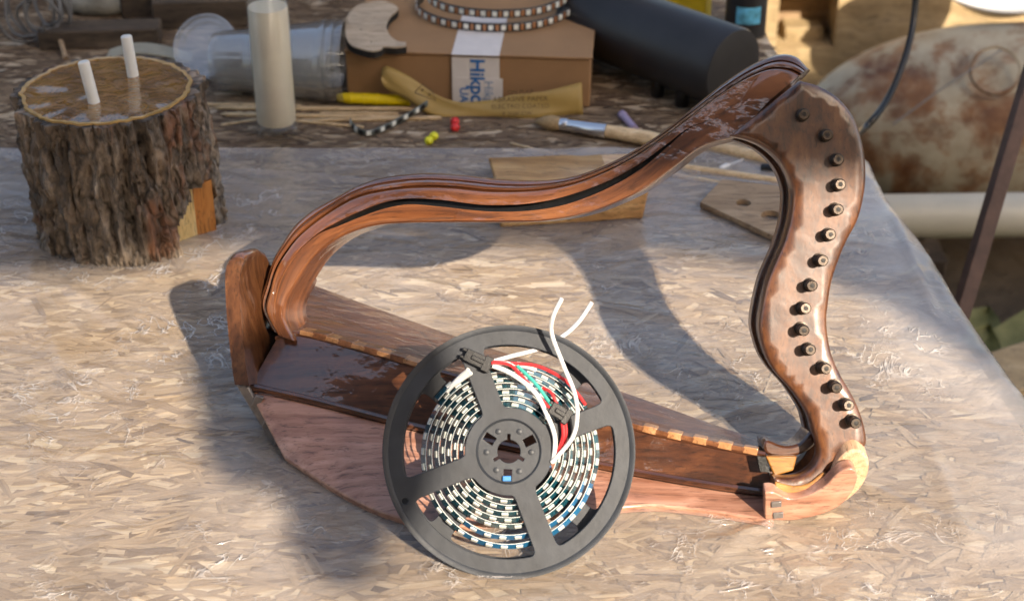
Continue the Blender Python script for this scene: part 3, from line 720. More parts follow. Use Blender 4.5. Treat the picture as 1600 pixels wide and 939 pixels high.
def pcb():
    m = M_('strip_circuit_board'); n = m.noise(m.map(), 350, 1)
    c = m.ramp(n, [(0.34, (0.006, 0.03, 0.04)), (0.46, (0.012, 0.12, 0.17)), (0.60, (0.008, 0.06, 0.08)), (0.72, (0.02, 0.16, 0.22))])  # teal carries the sky reflection, painted into the board colour
    return m.done(m.bsdf(c, 0.16, coat=1.0, coat_rough=0.06))
m_pcb = pcb()
m_ledge = plain('strip_edge_highlight', (0.62, 0.66, 0.64), 0.35, 0.1, 200)  # highlight along the strip edge, painted as a pale colour
m_led = plain('white_led', (0.80, 0.82, 0.76), 0.3, 0.08, 400)
m_blue = plain('blue_tape', (0.02, 0.20, 0.55), 0.4)
strip = thing('light_strip', 'light strip with white chips wound on the grey plastic reel', 'light strip', RC)
strip.rotation_euler = reel_rot
TURNS = 7.4; RA, RBb = 66, 138
def spiral(th):
    f = th / (2 * math.pi * TURNS); r = RA + (RBb - RA) * f
    tn = th / (2 * math.pi)
    if tn > 5.2:
        s = max(0, -math.sin(th + 0.15)); r += min(1, (tn - 5.2) * 1.2) * 12 * s ** 2 - 3 * max(0, math.sin(th))
    r += 1.2 * noise.noise((math.cos(th) * 2, math.sin(th) * 2, tn * 3))
    return r
secsA = []; V, Fc, fi = [], [], []
n = int(TURNS * 72)
for i in range(n + 1):
    th = 2 * math.pi * TURNS * i / n; r = spiral(th); c, s = math.cos(th), math.sin(th)
    for dr, z in ((0.0, -0.0018), (0.9, -0.0018), (8.8, -0.0080)): V.append(((r + dr) * k * c, (r + dr) * k * s, z))
    if i:
        a = (i - 1) * 3; b = i * 3
        Fc += [(a, a + 1, b + 1, b), (a + 1, a + 2, b + 2, b + 1)]; fi += [1, 2 if (th > 2 * math.pi * 5.6 and math.sin(th) < -0.35 and math.cos(th) > -0.5) else 0]
mk('strip_tape', (V, Fc), [m_pcb, m_ledge, plain('blue_strip_backing', (0.015, 0.17, 0.36), 0.3, 0.2, 120, coat=0.5)], strip, local=True, fidx=fi, angle=60)
led_me = None
chip = box((0, 0, 0), (1, 0, 0), (0, 1, 0), (0, 0, 1), 10.5 * k, 7.0 * k, 0.0008)
th = 0.1; cnt = 0
while th < 2 * math.pi * TURNS - 0.1 and cnt < 292:
    r = spiral(th) + 4.9; c, s = math.cos(th), math.sin(th)
    t = Vector((-s, c, 0)); sl_ = Vector((c * 7.9 * k, s * 7.9 * k, -0.0062)).normalized(); nn = t.cross(sl_)
    if nn.z < 0: nn = -nn
    p = Vector((r * k * c, r * k * s, -0.0050)) + nn * 0.0003
    if led_me is None:
        o = mk('led_chip', chip, m_led, strip, local=True, smooth=False); led_me = o.data
    else:
        o = bpy.data.objects.new('led_chip', led_me); C.objects.link(o); o.parent = strip
    mt = Matrix((t, sl_, nn)).transposed(); o.rotation_mode = 'QUATERNION'; o.rotation_quaternion = mt.to_quaternion(); o.location = p
    cnt += 1; th += 24.0 / r
def W(x, y, z): return Vector(((x - 795) * k, (705 - y) * k, z))
m_ww = plain('white_wire', (0.78, 0.78, 0.77), 0.35, 0.05); m_rw = plain('red_wire', (0.62, 0.03, 0.035), 0.35, 0.1); m_gw = plain('teal_wire', (0.03, 0.36, 0.30), 0.35)
m_con = plain('black_connector', (0.012, 0.012, 0.013), 0.35, 0.3, 300, 0.2)
def wire(name, pts, mat, r=2.7): mk(name, tube(cr([W(*p) for p in pts], 8), r * k, 8), mat, strip, local=True)
wire('white_wire', [(876, 473, .030), (863, 500, .024), (862, 525, .015), (880, 572, .010), (897, 615, .011), (901, 650, .012), (893, 685, .010), (862, 722, .002)], m_ww, 3.3)
wire('white_wire', [(925, 473, .004), (905, 502, -.002), (880, 524, -.006), (845, 543, -.005), (800, 556, .0), (768, 566, .006)], m_ww, 3.3)
wire('white_wire', [(770, 572, .006), (800, 585, .006), (835, 613, .007), (855, 650, .006), (867, 685, .004), (864, 722, .001)], m_ww, 3.8)
wire('white_wire', [(765, 568, .006), (790, 568, .004), (820, 572, .0), (838, 578, -.001)], m_ww, 3.4)
wire('white_wire', [(732, 578, .004), (715, 592, -.002), (697, 612, -.004)], m_ww, 3.6)
wire('white_wire', [(736, 583, .003), (722, 592, -.002), (706, 602, -.005)], m_ww, 3.2)
wire('red_wire', [(768, 565, .006), (800, 568, .003), (840, 572, .001), (880, 592, .001), (902, 615, .001), (915, 632, -.002)], m_rw, 2.8)
wire('red_wire', [(768, 568, .008), (795, 570, .006), (815, 588, .006), (838, 615, .006), (860, 640, .006)], m_rw, 2.6)
wire('red_wire', [(848, 606, .002), (862, 615, .004), (872, 638, .005)], m_rw, 2.8)
wire('red_wire', [(878, 658, .005), (880, 680, .005), (874, 702, .003), (868, 716, .001)], m_rw, 3.4)
wire('red_wire', [(883, 658, .005), (884, 684, .004), (876, 706, .002)], m_rw, 2.6)
wire('teal_wire', [(808, 572, .006), (835, 598, .006), (852, 620, .006), (864, 638, .006)], m_gw, 2.8)
wire('black_wire', [(890, 655, .004), (893, 685, .003), (884, 706, .001)], m_con, 3.0)
def connector(name, c, ang, L, Wd, H):
    a = R(ang); ex = Vector((math.cos(a), math.sin(a), 0)); ey = Vector((-math.sin(a), math.cos(a), 0)); ez = Vector((0, 0, 1)); p = W(*c)
    g_ = join(box(p, ex, ey, ez, L * k, Wd * k, H), box(p + ex * (L * 0.36 * k), ex, ey, ez, L * .3 * k, Wd * 1.25 * k, H * 1.15), box(p - ex * (L * .55 * k) + ey * (Wd * .3 * k), ex, ey, ez, L * .22 * k, Wd * .25 * k, H * .7), box(p - ex * (L * .55 * k) - ey * (Wd * .3 * k), ex, ey, ez, L * .22 * k, Wd * .25 * k, H * .7), box(p + ez * H * .6, ex, ey, ez, L * .5 * k, Wd * .35 * k, H * .35))
    mk(name, g_, m_con, strip, local=True, smooth=False, bevel=0.0004)
connector('connector', (747, 563, .005), -25, 44, 20, .0045)
connector('connector', (875, 645, .006), -32, 34, 20, .0050)
mk('blue_tape', box(W(850, 735, -0.0005), Vector((.62, .78, 0)), Vector((-.78, .62, 0)), (0, 0, 1), 26 * k, 9 * k, 0.0016), m_blue, strip, local=True, bevel=0.0004)
mk('blue_tape', box(W(792, 747, 0.0018), (1, 0, 0), (0, 1, 0), (0, 0, 1), 13 * k, 8 * k, 0.0012), m_blue, strip, local=True, bevel=0.0003)

# ------------------------------------------------------------------ the log with a resin top
def bark():
    m = M_('bark'); v = m.map((1, 1, 0.28)); a = m.n('Attribute', attribute_name='ridge')
    n1 = m.noise(v, 45, 6, 0.65, 0.5); n2 = m.noise(m.map((1, 1, 0.5)), 190, 5, 0.7)
    c = m.ramp(n1, [(0.25, (0.03, 0.02, 0.014)), (0.45, (0.13, 0.095, 0.068)), (0.6, (0.24, 0.19, 0.145)), (0.75, (0.36, 0.30, 0.24))])
    c = m.mix(0.8, c, m.ramp(n2, [(0.38, 0.3), (0.55, 1.15)]), 'MULTIPLY')
    red = m.ramp(m.noise(m.map((1, 1, 0.4), loc=(3, 1, 0)), 26, 4), [(0.58, 0.0), (0.66, 0.75)])
    c = m.mix(red, c, (0.22, 0.09, 0.045))
    pale = m.ramp(m.noise(m.map((1, 1, 0.4), loc=(7, 5, 2)), 22, 4), [(0.57, 0.0), (0.66, 0.8)])
    c = m.mix(pale, c, (0.45, 0.33, 0.24))
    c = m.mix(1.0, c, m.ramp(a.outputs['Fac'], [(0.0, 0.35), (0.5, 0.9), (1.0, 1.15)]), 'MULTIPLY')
    vr = m.n('TexVoronoi', feature='DISTANCE_TO_EDGE'); vr.inputs['Scale'].default_value = 1; vr.inputs['Randomness'].default_value = 1
    wv = m.n('TexNoise'); wv.inputs['Scale'].default_value = 60; m.l(m.co.outputs['Object'], wv.inputs['Vector'])
    wsc = m.n('VectorMath', operation='SCALE'); wsc.inputs['Scale'].default_value = 0.9; m.l(wv.outputs['Color'], wsc.inputs[0])
    wad = m.n('VectorMath', operation='ADD'); m.l(m.map((75, 75, 26)), wad.inputs[0]); m.l(wsc.outputs[0], wad.inputs[1]); m.l(wad.outputs[0], vr.inputs['Vector'])
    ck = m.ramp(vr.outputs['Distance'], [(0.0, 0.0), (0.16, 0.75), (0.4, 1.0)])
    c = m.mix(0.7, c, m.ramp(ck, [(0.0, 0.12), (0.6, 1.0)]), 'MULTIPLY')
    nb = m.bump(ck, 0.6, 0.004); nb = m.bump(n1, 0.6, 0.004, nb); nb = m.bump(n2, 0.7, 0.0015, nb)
    return m.done(m.bsdf(c, 0.62, nb, spec=0.5))
m_bark = bark()
LB = at_z(207, 352, 0.0); LT = at_z(165, 141, 0.122)
LB.y = LT.y + 0.0 if abs(LT.y - LB.y) > 0.03 else LB.y
RLt, RLb = 0.0705, 0.0745
log = thing('log', 'upright bark covered log with a glossy resin top', 'log', (LB.x, LB.y, 0))
def log_r(a, h):
    ca, sa = math.cos(a), math.sin(a)
    r = RLb + (RLt - RLb) * h
    r *= 1 + 0.05 * noise.noise((ca * 1.1, sa * 1.1, 0.2)) + 0.10 * max(0, math.cos(a - R(18))) ** 12 * (0.4 + h * 0.6)
    w = 0.15 * noise.noise((ca * 3, sa * 3, h * 3))
    ang = a + w * 0.5
    ridge = 1 - abs(noise.noise((math.cos(ang) * 8.5, math.sin(ang) * 8.5, h * 1.6)))* 2.2
    fine = noise.fractal((ca * 24, sa * 24, h * 9), 1.0, 2.1, 3)
    plates = noise.noise((ca * 5, sa * 5, h * 4 + 3))
    crack = min(0, plates - 0.05 + 0.25 * fine)
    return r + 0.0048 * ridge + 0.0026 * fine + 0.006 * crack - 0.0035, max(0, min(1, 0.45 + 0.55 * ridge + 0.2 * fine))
NA, NH = 300, 90; V, Fc, rv = [], [], []
def notch(a, h):
    d = (a - R(-26) + math.pi) % (2 * math.pi) - math.pi        # opening low on the right front
    return abs(d) < R(20) and h < 0.40 - 0.5 * max(0, -d) 
for j in range(NH + 1):
    h = j / NH; cx = LB.lerp(LT, h)
    for i in range(NA):
        a = 2 * math.pi * i / NA; r, rg = log_r(a, h)
        if notch(a, h): r -= 0.030
        z = 0.0006 + h * 0.121
        if j == 0: z += 0.003 * (0.5 + 0.5 * noise.noise((math.cos(a) * 6, math.sin(a) * 6, 9)))
        V.append((cx.x + r * math.cos(a), cx.y + r * math.sin(a), z)); rv.append(rg)
for j in range(NH):
    for i in range(NA): i2 = (i + 1) % NA; Fc.append((j * NA + i, j * NA + i2, (j + 1) * NA + i2, (j + 1) * NA + i))
Fc.append(tuple(range(NA))[::-1]); Fc.append(tuple(NH * NA + i for i in range(NA)))
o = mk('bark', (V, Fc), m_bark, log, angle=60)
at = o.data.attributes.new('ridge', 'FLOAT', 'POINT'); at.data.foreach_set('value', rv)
# cut wood inside the opening
m_cut = wood('fresh_cut_wood', (0.52, 0.33, 0.12), (0.70, 0.50, 0.22), (0.80, 0.62, 0.32), 'z', rough=0.5)
m_cut2 = wood('orange_sapwood', (0.30, 0.10, 0.02), (0.48, 0.18, 0.04), (0.58, 0.25, 0.07), 'z', rough=0.5)
c0 = Vector((LB.x, LB.y, 0))
def pol(a, r, z): return c0 + Vector((r * math.cos(R(a)), r * math.sin(R(a)), z))
mk('cut_face', prism([pol(-45, 0.052, .002), pol(-20, 0.060, .002), pol(-20, 0.060, .046), pol(-34, 0.055, .036), pol(-45, 0.052, .024)], (-0.006, 0.010, 0)), m_cut, log)
mk('sapwood_edge', prism([pol(-20, 0.060, .002), pol(-11, 0.072, .002), pol(-11, 0.072, .048), pol(-20, 0.060, .046)], (-0.006, 0.008, 0)), m_cut2, log)
# resin pool and sapwood ring
def resin():
    m = M_('amber_resin'); v = m.map()
    w = m.noise(v, 60, 4, 0.55, 1.2)
    c = m.ramp(m.noise(v, 30, 3), [(0.3, (0.12, 0.05, 0.010)), (0.55, (0.26, 0.12, 0.022)), (0.8, (0.40, 0.20, 0.045))])
    return m.done(m.bsdf(c, 0.06, m.bump(w, 0.9, 0.004), coat=1, coat_rough=0.03))
top_c = Vector((LT.x, LT.y, 0.1216))
TV = [(top_c.x, top_c.y, 0.1222)]; TF = []
for q, rr in enumerate((0.25, 0.5, 0.75, 0.97)):
    for i in range(96):
        a = 2 * math.pi * i / 96; r = (log_r(a, 1)[0] * 0.35 + RLt * 0.56) * rr
        TV.append((top_c.x + r * math.cos(a), top_c.y + r * math.sin(a), 0.1222 + 0.0007 * noise.noise((r * math.cos(a) * 60, r * math.sin(a) * 60, 1))))
for i in range(96):
    i2 = (i + 1) % 96; TF.append((0, 1 + i, 1 + i2))
    for q in range(3): b = 1 + q * 96; TF.append((b + i, b + 96 + i, b + 96 + i2, b + i2))
mk('resin_pool', (TV, TF), resin(), log, angle=180)
m_ring = plain('pale_ring_wood', (0.50, 0.30, 0.10), 0.3, 0.25, 90, 0.2, coat=0.6)
rin = []; 
V, Fc = [], []
for i in range(120):
    a = 2 * math.pi * i / 120; lr = log_r(a, 1)[0]; r0 = (lr * 0.35 + RLt * 0.56) * 0.96; r1 = r0 + 0.0032 + 0.001 * noise.noise((math.cos(a) * 4, math.sin(a) * 4, 5))
    for r, z in ((r0, 0.1212), (r0, 0.1229), (r1, 0.1231), (r1, 0.1212)): V.append((top_c.x + r * math.cos(a), top_c.y + r * math.sin(a), z))
for i in range(120):
    i2 = (i + 1) % 120
    for q in range(4): q2 = (q + 1) % 4; Fc.append((i * 4 + q, i * 4 + q2, i2 * 4 + q2, i2 * 4 + q))
mk('sapwood_ring', (V, Fc), m_ring, log, angle=60)
m_rod = plain('white_rod_plastic', (0.80, 0.80, 0.76), 0.35, 0.04)
for (x0, y0, x1, y1), lb in (((147, 160, 130, 96), 'shorter front white rod stuck in the resin top of the log'), ((208, 119, 197, 56), 'taller rear white rod stuck in the resin top of the log')):
    b = at_z(x0, y0, 0.1222); t = at_y(x1, y1, b.y + 0.004); d = (t - b).normalized()
    r_ = 0.0044
    tag(mk('white_rod', lathe([(r_, -0.0008), (r_, (t - b).length - 0.001), (r_ * 0.8, (t - b).length)], b, d, 20), m_rod), lb, 'rod', 'white rods in the log')

# ------------------------------------------------------------------ things along the back of the bench
# jar filled with cream wax
jb = at_z(434, 211, 0.0005); RJ = 0.0187
jar = thing('glass_jar', 'tall narrow glass jar filled with cream wax beside the cups', 'jar', jb)
mk('glass', lathe([(RJ * 0.82, 0), (RJ * 0.97, 0.002), (RJ, 0.006), (RJ, 0.158), (RJ * 0.93, 0.158), (RJ * 0.93, 0.010), (RJ * 0.7, 0.007)], jb, (0, 0, 1), 40, False), m_glass, jar, angle=50)
m_wax = plain('cream_wax', (0.95, 0.85, 0.68), 0.55, 0.1, 30)
mk('wax', lathe([(RJ * 0.86, 0.0135), (RJ * 0.92, 0.015), (RJ * 0.92, 0.121), (RJ * 0.90, 0.122)], jb, (0, 0, 1), 40), m_wax, jar, angle=50)
m_cap = plain('dull_tin', (0.42, 0.42, 0.38), 0.4, 0.15, 80, metal=0.6)
mk('cap', lathe([(RJ * 0.99, 0.159), (RJ * 1.05, 0.1595), (RJ * 1.05, 0.175), (RJ * 0.95, 0.177)], jb, (0, 0, 1), 40), m_cap, jar)

# nested clear cups lying on their side
ax = Vector((1, -0.06, 0.02)).normalized()
cup_lb = ['outermost clear plastic cup of the nested stack lying behind the jar', 'middle clear plastic cup nested inside the lying stack', 'innermost clear plastic cup with its rim farthest right']
for q in range(3):
    s = q * 0.0085; Lc = 0.108
    o0 = at_z(340, 143, 0.0) + Vector((0, 0, 0.031)) + ax * s
    pr = [(0.0005, 0.001), (0.0255, 0.0), (0.027, 0.002)]
    for i in range(9): pr += [(0.027 + 0.0115 * (0.02 + i * 0.025) / 1, 0.004 + i * 0.0035), (0.0278 + 0.0115 * (0.03 + i * 0.025), 0.0058 + i * 0.0035)]
    pr += [(0.0370, Lc - 0.012), (0.0385, Lc - 0.006), (0.0402, Lc - 0.003), (0.0402, Lc), (0.0388, Lc), (0.0380, Lc - 0.004), (0.0362, Lc - 0.012), (0.027, 0.006)]
    tag(mk('plastic_cup', lathe(pr, o0, ax, 48), m_cup, angle=50), cup_lb[q], 'cup', 'nested plastic cups')
# round clear lid leaning
lo = at_z(322, 128, 0.0); ln = Vector((-0.2, -0.75, 0.62)).normalized(); up = Vector((0, 0.62, 0.75))
tag(mk('clear_disc', lathe([(0.0005, 0), (0.024, 0), (0.025, 0.002), (0.029, 0.002), (0.030, 0.006), (0.032, 0.006), (0.032, -0.001), (0.0005, -0.001)], lo + Vector((0, 0.02, 0.027)), ln, 48), m_lid, angle=40), 'round clear plastic disc propped between the log and the cups', 'disc')

# skewers
def stick(name, a, b, r, lb, cat, mat=w_skew, z=None, grp=None, taper=True):
    p, q = at_z(*a, (z or r) + 0.0002), at_z(*b, (z or r) + 0.0002)
    L = (q - p).length
    pr = [(r * 0.3, 0), (r, L * 0.03), (r, L * 0.97), (r * 0.85, L)] if taper else [(r * .97, 0), (r, 0.001), (r, L - 0.001), (r * .97, L)]
    return tag(mk(name, lathe(pr, p, q - p, 10), mat), lb, cat, grp)
G_ = 'bamboo skewers behind the jar'
stick('bamboo_skewer', (336, 169), (668, 171), 0.0022, 'rearmost bamboo skewer lying behind the jar', 'skewer', grp=G_)
stick('bamboo_skewer', (345, 179), (640, 184), 0.0021, 'bamboo skewer with its tip beside the log, in front of the rearmost one', 'skewer', grp=G_)
stick('bamboo_skewer', (486, 189), (690, 184.5), 0.0021, 'bamboo skewer reaching farthest right towards the sandpaper', 'skewer', grp=G_)
stick('bamboo_skewer', (440, 187), (568, 199), 0.0015, 'thin bamboo skewer slanting nearest the camera beside the jar', 'skewer', grp=G_)
stick('bamboo_skewer', (500, 177), (622, 178), 0.0016, 'short bamboo skewer lying between the two longer ones', 'skewer', z=0.0018, grp=G_)
stick('bamboo_skewer', (300, 163), (470, 166), 0.0018, 'bamboo skewer ending behind the log, farthest left of the bundle', 'skewer', grp=G_)
stick('bamboo_skewer', (345, 196), (410, 186), 0.0014, 'short bamboo skewer lying between the log and the jar foot', 'skewer', grp=G_)
stick('bamboo_skewer', (797, 224), (866, 241), 0.0012, 'small pale splinter lying alone behind the wood block', 'skewer')
stick('wooden_dowel', (1040, 214), (1262, 262), 0.0056, 'thickest wooden dowel seen through the top of the harp', 'dowel', grp='dowels behind the harp', taper=False)
stick('wooden_dowel', (1020, 255), (1262, 290), 0.0034, 'middle wooden dowel seen through the harp above the thin one', 'dowel', grp='dowels behind the harp', taper=False)
stick('wooden_dowel', (1020, 268), (1262, 311), 0.0022, 'thinnest wooden dowel lying against the perforated plywood', 'dowel', grp='dowels behind the harp', taper=False)
m_cot = plain('white_cotton', (0.75, 0.75, 0.74), 0.8)
a, b = at_z(1128, 263, 0.003), at_z(1162, 249, 0.003)
sw = thing('cotton_swab', 'small white cotton swab lying between two wooden dowels', 'cotton swab', (a.x, a.y, 0.002))
mk('swab_stick', tube([a, b], 0.0011, 8), m_cot, sw)
mk('swab_tip', lathe([(0.0012, -0.003), (0.0026, 0), (0.0028, 0.006), (0.0012, 0.010)], a, b - a, 12), m_cot, sw, angle=80)

# yellow tube
m_yel = plain('yellow_plastic', (0.78, 0.58, 0.01), 0.4, 0.06)
p, q = at_z(527, 153, 0.0072), at_z(641, 158, 0.0072); L = (q - p).length
yt = thing('yellow_tube', 'bright yellow ribbed plastic tube lying by the cardboard box', 'tube', (p.x, p.y, 0))
pr = [(0.0032, 0), (0.0042, 0.003), (0.0052, 0.012)]
mk('tube_body', lathe(pr + [(0.0052, L - 0.001), (0.0048, L)], p, q - p, 20), m_yel, yt)
for f in (0.2, 0.38, 0.55, 0.72): mk('rib', lathe([(0.0053, -0.0006), (0.0058, 0), (0.0053, 0.0006)], p.lerp(q, f), q - p, 20), m_yel, yt)

# cardboard box with taped front
m_card = plain('cardboard', (0.33, 0.185, 0.088), 0.8, 0.08, 25, 0.1)
p0, p1 = at_z(543, 157, 0), at_z(921, 169, 0)
ex = (p1 - p0).normalized(); ey = Vector((-ex.y, ex.x, 0)); Wb = (p1 - p0).length; Hb, Db = 0.048, 0.17
cb = thing('cardboard_box', 'brown cardboard box with white branded packing tape', 'box', (p0 + ex * Wb / 2 + ey * Db / 2))
mk('carton', box(p0 + ex * Wb / 2 + ey * Db / 2 + Vector((0, 0, Hb / 2 + 0.0005)), ex, ey, (0, 0, 1), Wb, Db, Hb), m_card, cb, bevel=0.0015)
mk('lid_flap', box(p0 + ex * (Wb * 0.5 + 0.0005) + ey * (Db / 2 - 0.0005) + Vector((0, 0, Hb + 0.0018)), ex, ey, (0, 0, 1), Wb + 0.002, Db + 0.003, 0.0022), m_card, cb, bevel=0.0009)
m_tape = plain('white_tape', (0.72, 0.68, 0.65), 0.35, 0.05, 90)
tx = Wb * 0.535; tw = 0.044
mk('tape', box(p0 + ex * tx - ey * 0.0024 + Vector((0, 0, Hb * 0.52)), ex, ey, (0, 0, 1), tw, 0.0006, Hb * 0.96), m_tape, cb)
mk('tape', box(p0 + ex * (tx + 0.003) - ey * 0.0029 + Vector((0, 0, Hb * 0.30)), ex, ey, (0, 0, 1), tw, 0.0005, Hb * 0.56), m_tape, cb)
mk('tape', box(p0 + ex * tx + ey * 0.05 + Vector((0, 0, Hb + 0.0031)), ex, ey, (0, 0, 1), tw, 0.11, 0.0005), m_tape, cb)
m_ink = plain('blue_ink', (0.015, 0.16, 0.45), 0.5); m_ink2 = plain('grey_blue_ink', (0.16, 0.27, 0.42), 0.5)
dn = Vector((0, 0, -1))
tz = p0 + ex * (tx + 0.001) - ey * 0.0034
mk('lettering', xf(text_geo('Hikpo', 0.0185, 0.0001, 1.0, 0.0004), tz + Vector((0, 0, Hb * 0.50)), dn, ex, -ey), m_ink, cb, smooth=False)
mk('lettering', xf(text_geo('UA', 0.011, 0.0001, 1.0, 0.0002), tz + ex * -0.0125 + Vector((0, 0, Hb * 0.22)), dn, ex, -ey), m_ink, cb, smooth=False)
mk('lettering', xf(text_geo('Hikpo', 0.012, 0.0001), tz + ex * 0.0105 + Vector((0, 0, Hb * 0.22)), dn, ex, -ey), m_ink2, cb, smooth=False)

# laser cut plywood shape on the box
BT = Hb + 0.0034
cut = [(541, 34), (540, 55), (546, 70), (560, 77), (583, 82), (597, 78), (600, 75), (618, 76), (635, 74), (634, 68), (620, 66), (608, 56), (604, 42), (610, 28), (622, 15), (600, 4), (565, 8), (548, 20)]
w_laser = wood('laser_cut_plywood', (0.40, 0.29, 0.19), (0.52, 0.40, 0.28), (0.60, 0.48, 0.35), 'x', rough=0.7)
m_char = plain('charred_edge', (0.012, 0.009, 0.007), 0.8)
cp = smooth_keep(cut, [(597, 78), (635, 74), (634, 68)], 4)
lp = thing('plywood_cutout', 'pale curved plywood cutout with charred edges lying on the box', 'plywood piece', at_z(575, 50, BT))
mk('plywood_face', prism([at_z(p[0], p[1], BT + 0.0062) for p in cp], (0, 0, 0.0012)), w_laser, lp)
mk('charred_edge', prism([at_z(p[0], p[1], BT + 0.0062) for p in inset(cp, -0.4)], (0, 0, -0.0058)), m_char, lp)
for x, y in ((564, 47), (580, 66)): mk('pin_hole', lathe([(0.0007, 0), (0.0007, 0.0003)], at_z(x, y, BT + 0.0075), (0, 0, 1), 8), m_char, lp)

# light strip coil on the box
m_dark = plain('dark_strip', (0.02, 0.018, 0.017), 0.4, 0.4, 300); m_cop = plain('copper_pads', (0.50, 0.24, 0.12), 0.4, 0.2, 300, metal=0.4)
cc = at_z(775, 26, BT); coil = thing('light_strip_coil', 'loose coil of dark light strip with white chips on the box', 'light strip', cc)
def band(P, Hh, r_out):
    V = []; Fc = []
    for p in P: V += [p, p + Vector((0, 0, Hh))]
    for i in range(len(P) - 1): Fc.append((2 * i, 2 * i + 1, 2 * i + 3, 2 * i + 2))
    return V, Fc
for (rx_, ry_, dx, dy, z0) in ((0.077, 0.060, 0.0, 0.0, 0.0), (0.070, 0.054, 0.003, 0.006, 0.009)):
    P = [cc + Vector((dx + rx_ * math.cos(R(a)), dy + 0.018 + ry_ * math.sin(R(a)), z0 + 0.0008 + 0.004 * max(0, math.sin(R(a * 1.0 - 300))))) for a in range(-200, 30, 4)]
    o = mk('strip_tape', band(P, 0.0085, 0), m_dark, coil); so_ = o.modifiers.new('s', 'SOLIDIFY'); so_.thickness = 0.0008
    Q = resample(P, 46)
    for i in range(1, 45):
        t = (Q[i + 1] - Q[i - 1]).normalized(); nrm = Vector((t.y, -t.x, 0)).normalized(); c_ = Q[i] + Vector((0, 0, 0.0043)) + nrm * 0.0009
        if i % 2: mk('led_chip', box(c_, t, nrm, (0, 0, 1), 0.0046, 0.0012, 0.0048), m_led, coil, smooth=False)
        else: mk('copper_pad', box(c_, t, nrm, (0, 0, 1), 0.0030, 0.0006, 0.0060), m_cop, coil, smooth=False)

# off-cut of light strip on the bench
path = cr([(548, 193, 0), (556, 206, 0), (575, 213, 0), (600, 205, 0), (625, 192, 0), (650, 178, 0), (668, 166, 0)], 6)
P = [at_z(p[0], p[1], 0.0006 + (0.0 if i < 20 else 0.0005 * (i - 20))) for i, p in enumerate(path)]
m_clr = plain('greenish_strip', (0.10, 0.12, 0.11), 0.3, 0.3, 300)
so2 = thing('light_strip_offcut', 'short curled offcut of light strip beside the skewers', 'light strip', P[10])
o = mk('strip_tape', band(P, 0.006, 0), m_clr, so2); s_ = o.modifiers.new('s', 'SOLIDIFY'); s_.thickness = 0.0009
Q = resample(P, 16)
for i in range(1, 15):
    t = (Q[i + 1] - Q[i - 1]).normalized(); nrm = Vector((t.y, -t.x, 0)).normalized()
    mk('led_chip', box(Q[i] + Vector((0, 0, 0.0034)) + nrm * 0.0011, t, nrm, Vector((0, 0, 1)), 0.0042, 0.001, 0.004), m_led if i % 2 else m_dark, so2, smooth=False)

# sandpaper sheet
m_sand = plain('tan_abrasive_paper', (0.36, 0.235, 0.068), 0.5, 0.1, 40, 0.15)
tops = [(596, 112), (603, 103), (640, 121), (680, 147), (720, 159), (770, 157), (800, 149), (850, 142), (909, 130)]
bots = [(596, 124), (604, 140), (640, 160), (672, 180), (705, 193), (752, 196), (800, 193), (850, 184), (911, 189)]
def sy(i, n): f = i / (n - 1); return p0.y + (p1.y - p0.y) * (0.14 + 0.83 * f) - 0.016 - 0.012 * math.sin(math.pi * f)
tt, bb = resample(cr([(a, b, 0) for a, b in tops], 6), 50), resample(cr([(a, b, 0) for a, b in bots], 6), 50)
secs = []
for i in range(50):
    Y = sy(i, 50); a = at_y(tt[i][0], tt[i][1], Y + 0.008); b = at_y(bb[i][0], bb[i][1], Y - 0.002); b.z = max(b.z, 0.0006)
    row = [b.lerp(a, q / 5) + Vector((0, 0.0015 * math.sin(q * 1.1 + i * 0.3), 0)) for q in range(6)]
    secs.append(row)
sp_ = thing('sandpaper', 'curled tan strip of abrasive paper with printed text leaning on the box', 'sandpaper', at_z(752, 196, 0))
o = mk('paper', loft(secs, False, False), m_sand, sp_, angle=180); s_ = o.modifiers.new('s', 'SOLIDIFY'); s_.thickness = 0.0005
m_print = plain('brown_print', (0.12, 0.075, 0.03), 0.7)
def print_line(s, size, x, y, rise):
    Y = sy(36, 50) - 0.0085; c = at_y(x, y, Y); e1 = Vector((1, 0.0, rise)).normalized(); e3 = Vector((0, -1, 0.1)).normalized(); e2 = e3.cross(e1)
    mk('lettering', xf(text_geo(s, size, 0.00008), c, e1, e2, e3), m_print, sp_, smooth=False)
print_line('ON PULP', 0.0058, 813, 144.5, 0.04)
print_line('ABRASIVE PAPER', 0.0068, 813, 155.5, 0.02)
print_line('ELECTRO COATED', 0.0062, 813, 166.5, 0.02)
print_line('P 2000 CW', 0.0056, 808, 178.5, 0.03)
hz = cr([(648, 144, 0), (661, 133, 0), (675, 142, 0), (684, 155, 0), (650, 148, 0)], 1)
Yh = sy(12, 50) - 0.0075
mk('printed_frame', tube([at_y(p[0], p[1], Yh) for p in ((648, 145), (660, 132), (676, 143), (681, 158), (648, 145))], 0.0005, 5), m_print, sp_)
for x, y in ((660, 141), (671, 148)): mk('printed_mark', lathe([(0.0012, 0), (0.0012, 0.0002)], at_y(x, y, Yh), (0, -1, 0), 10), m_print, sp_)

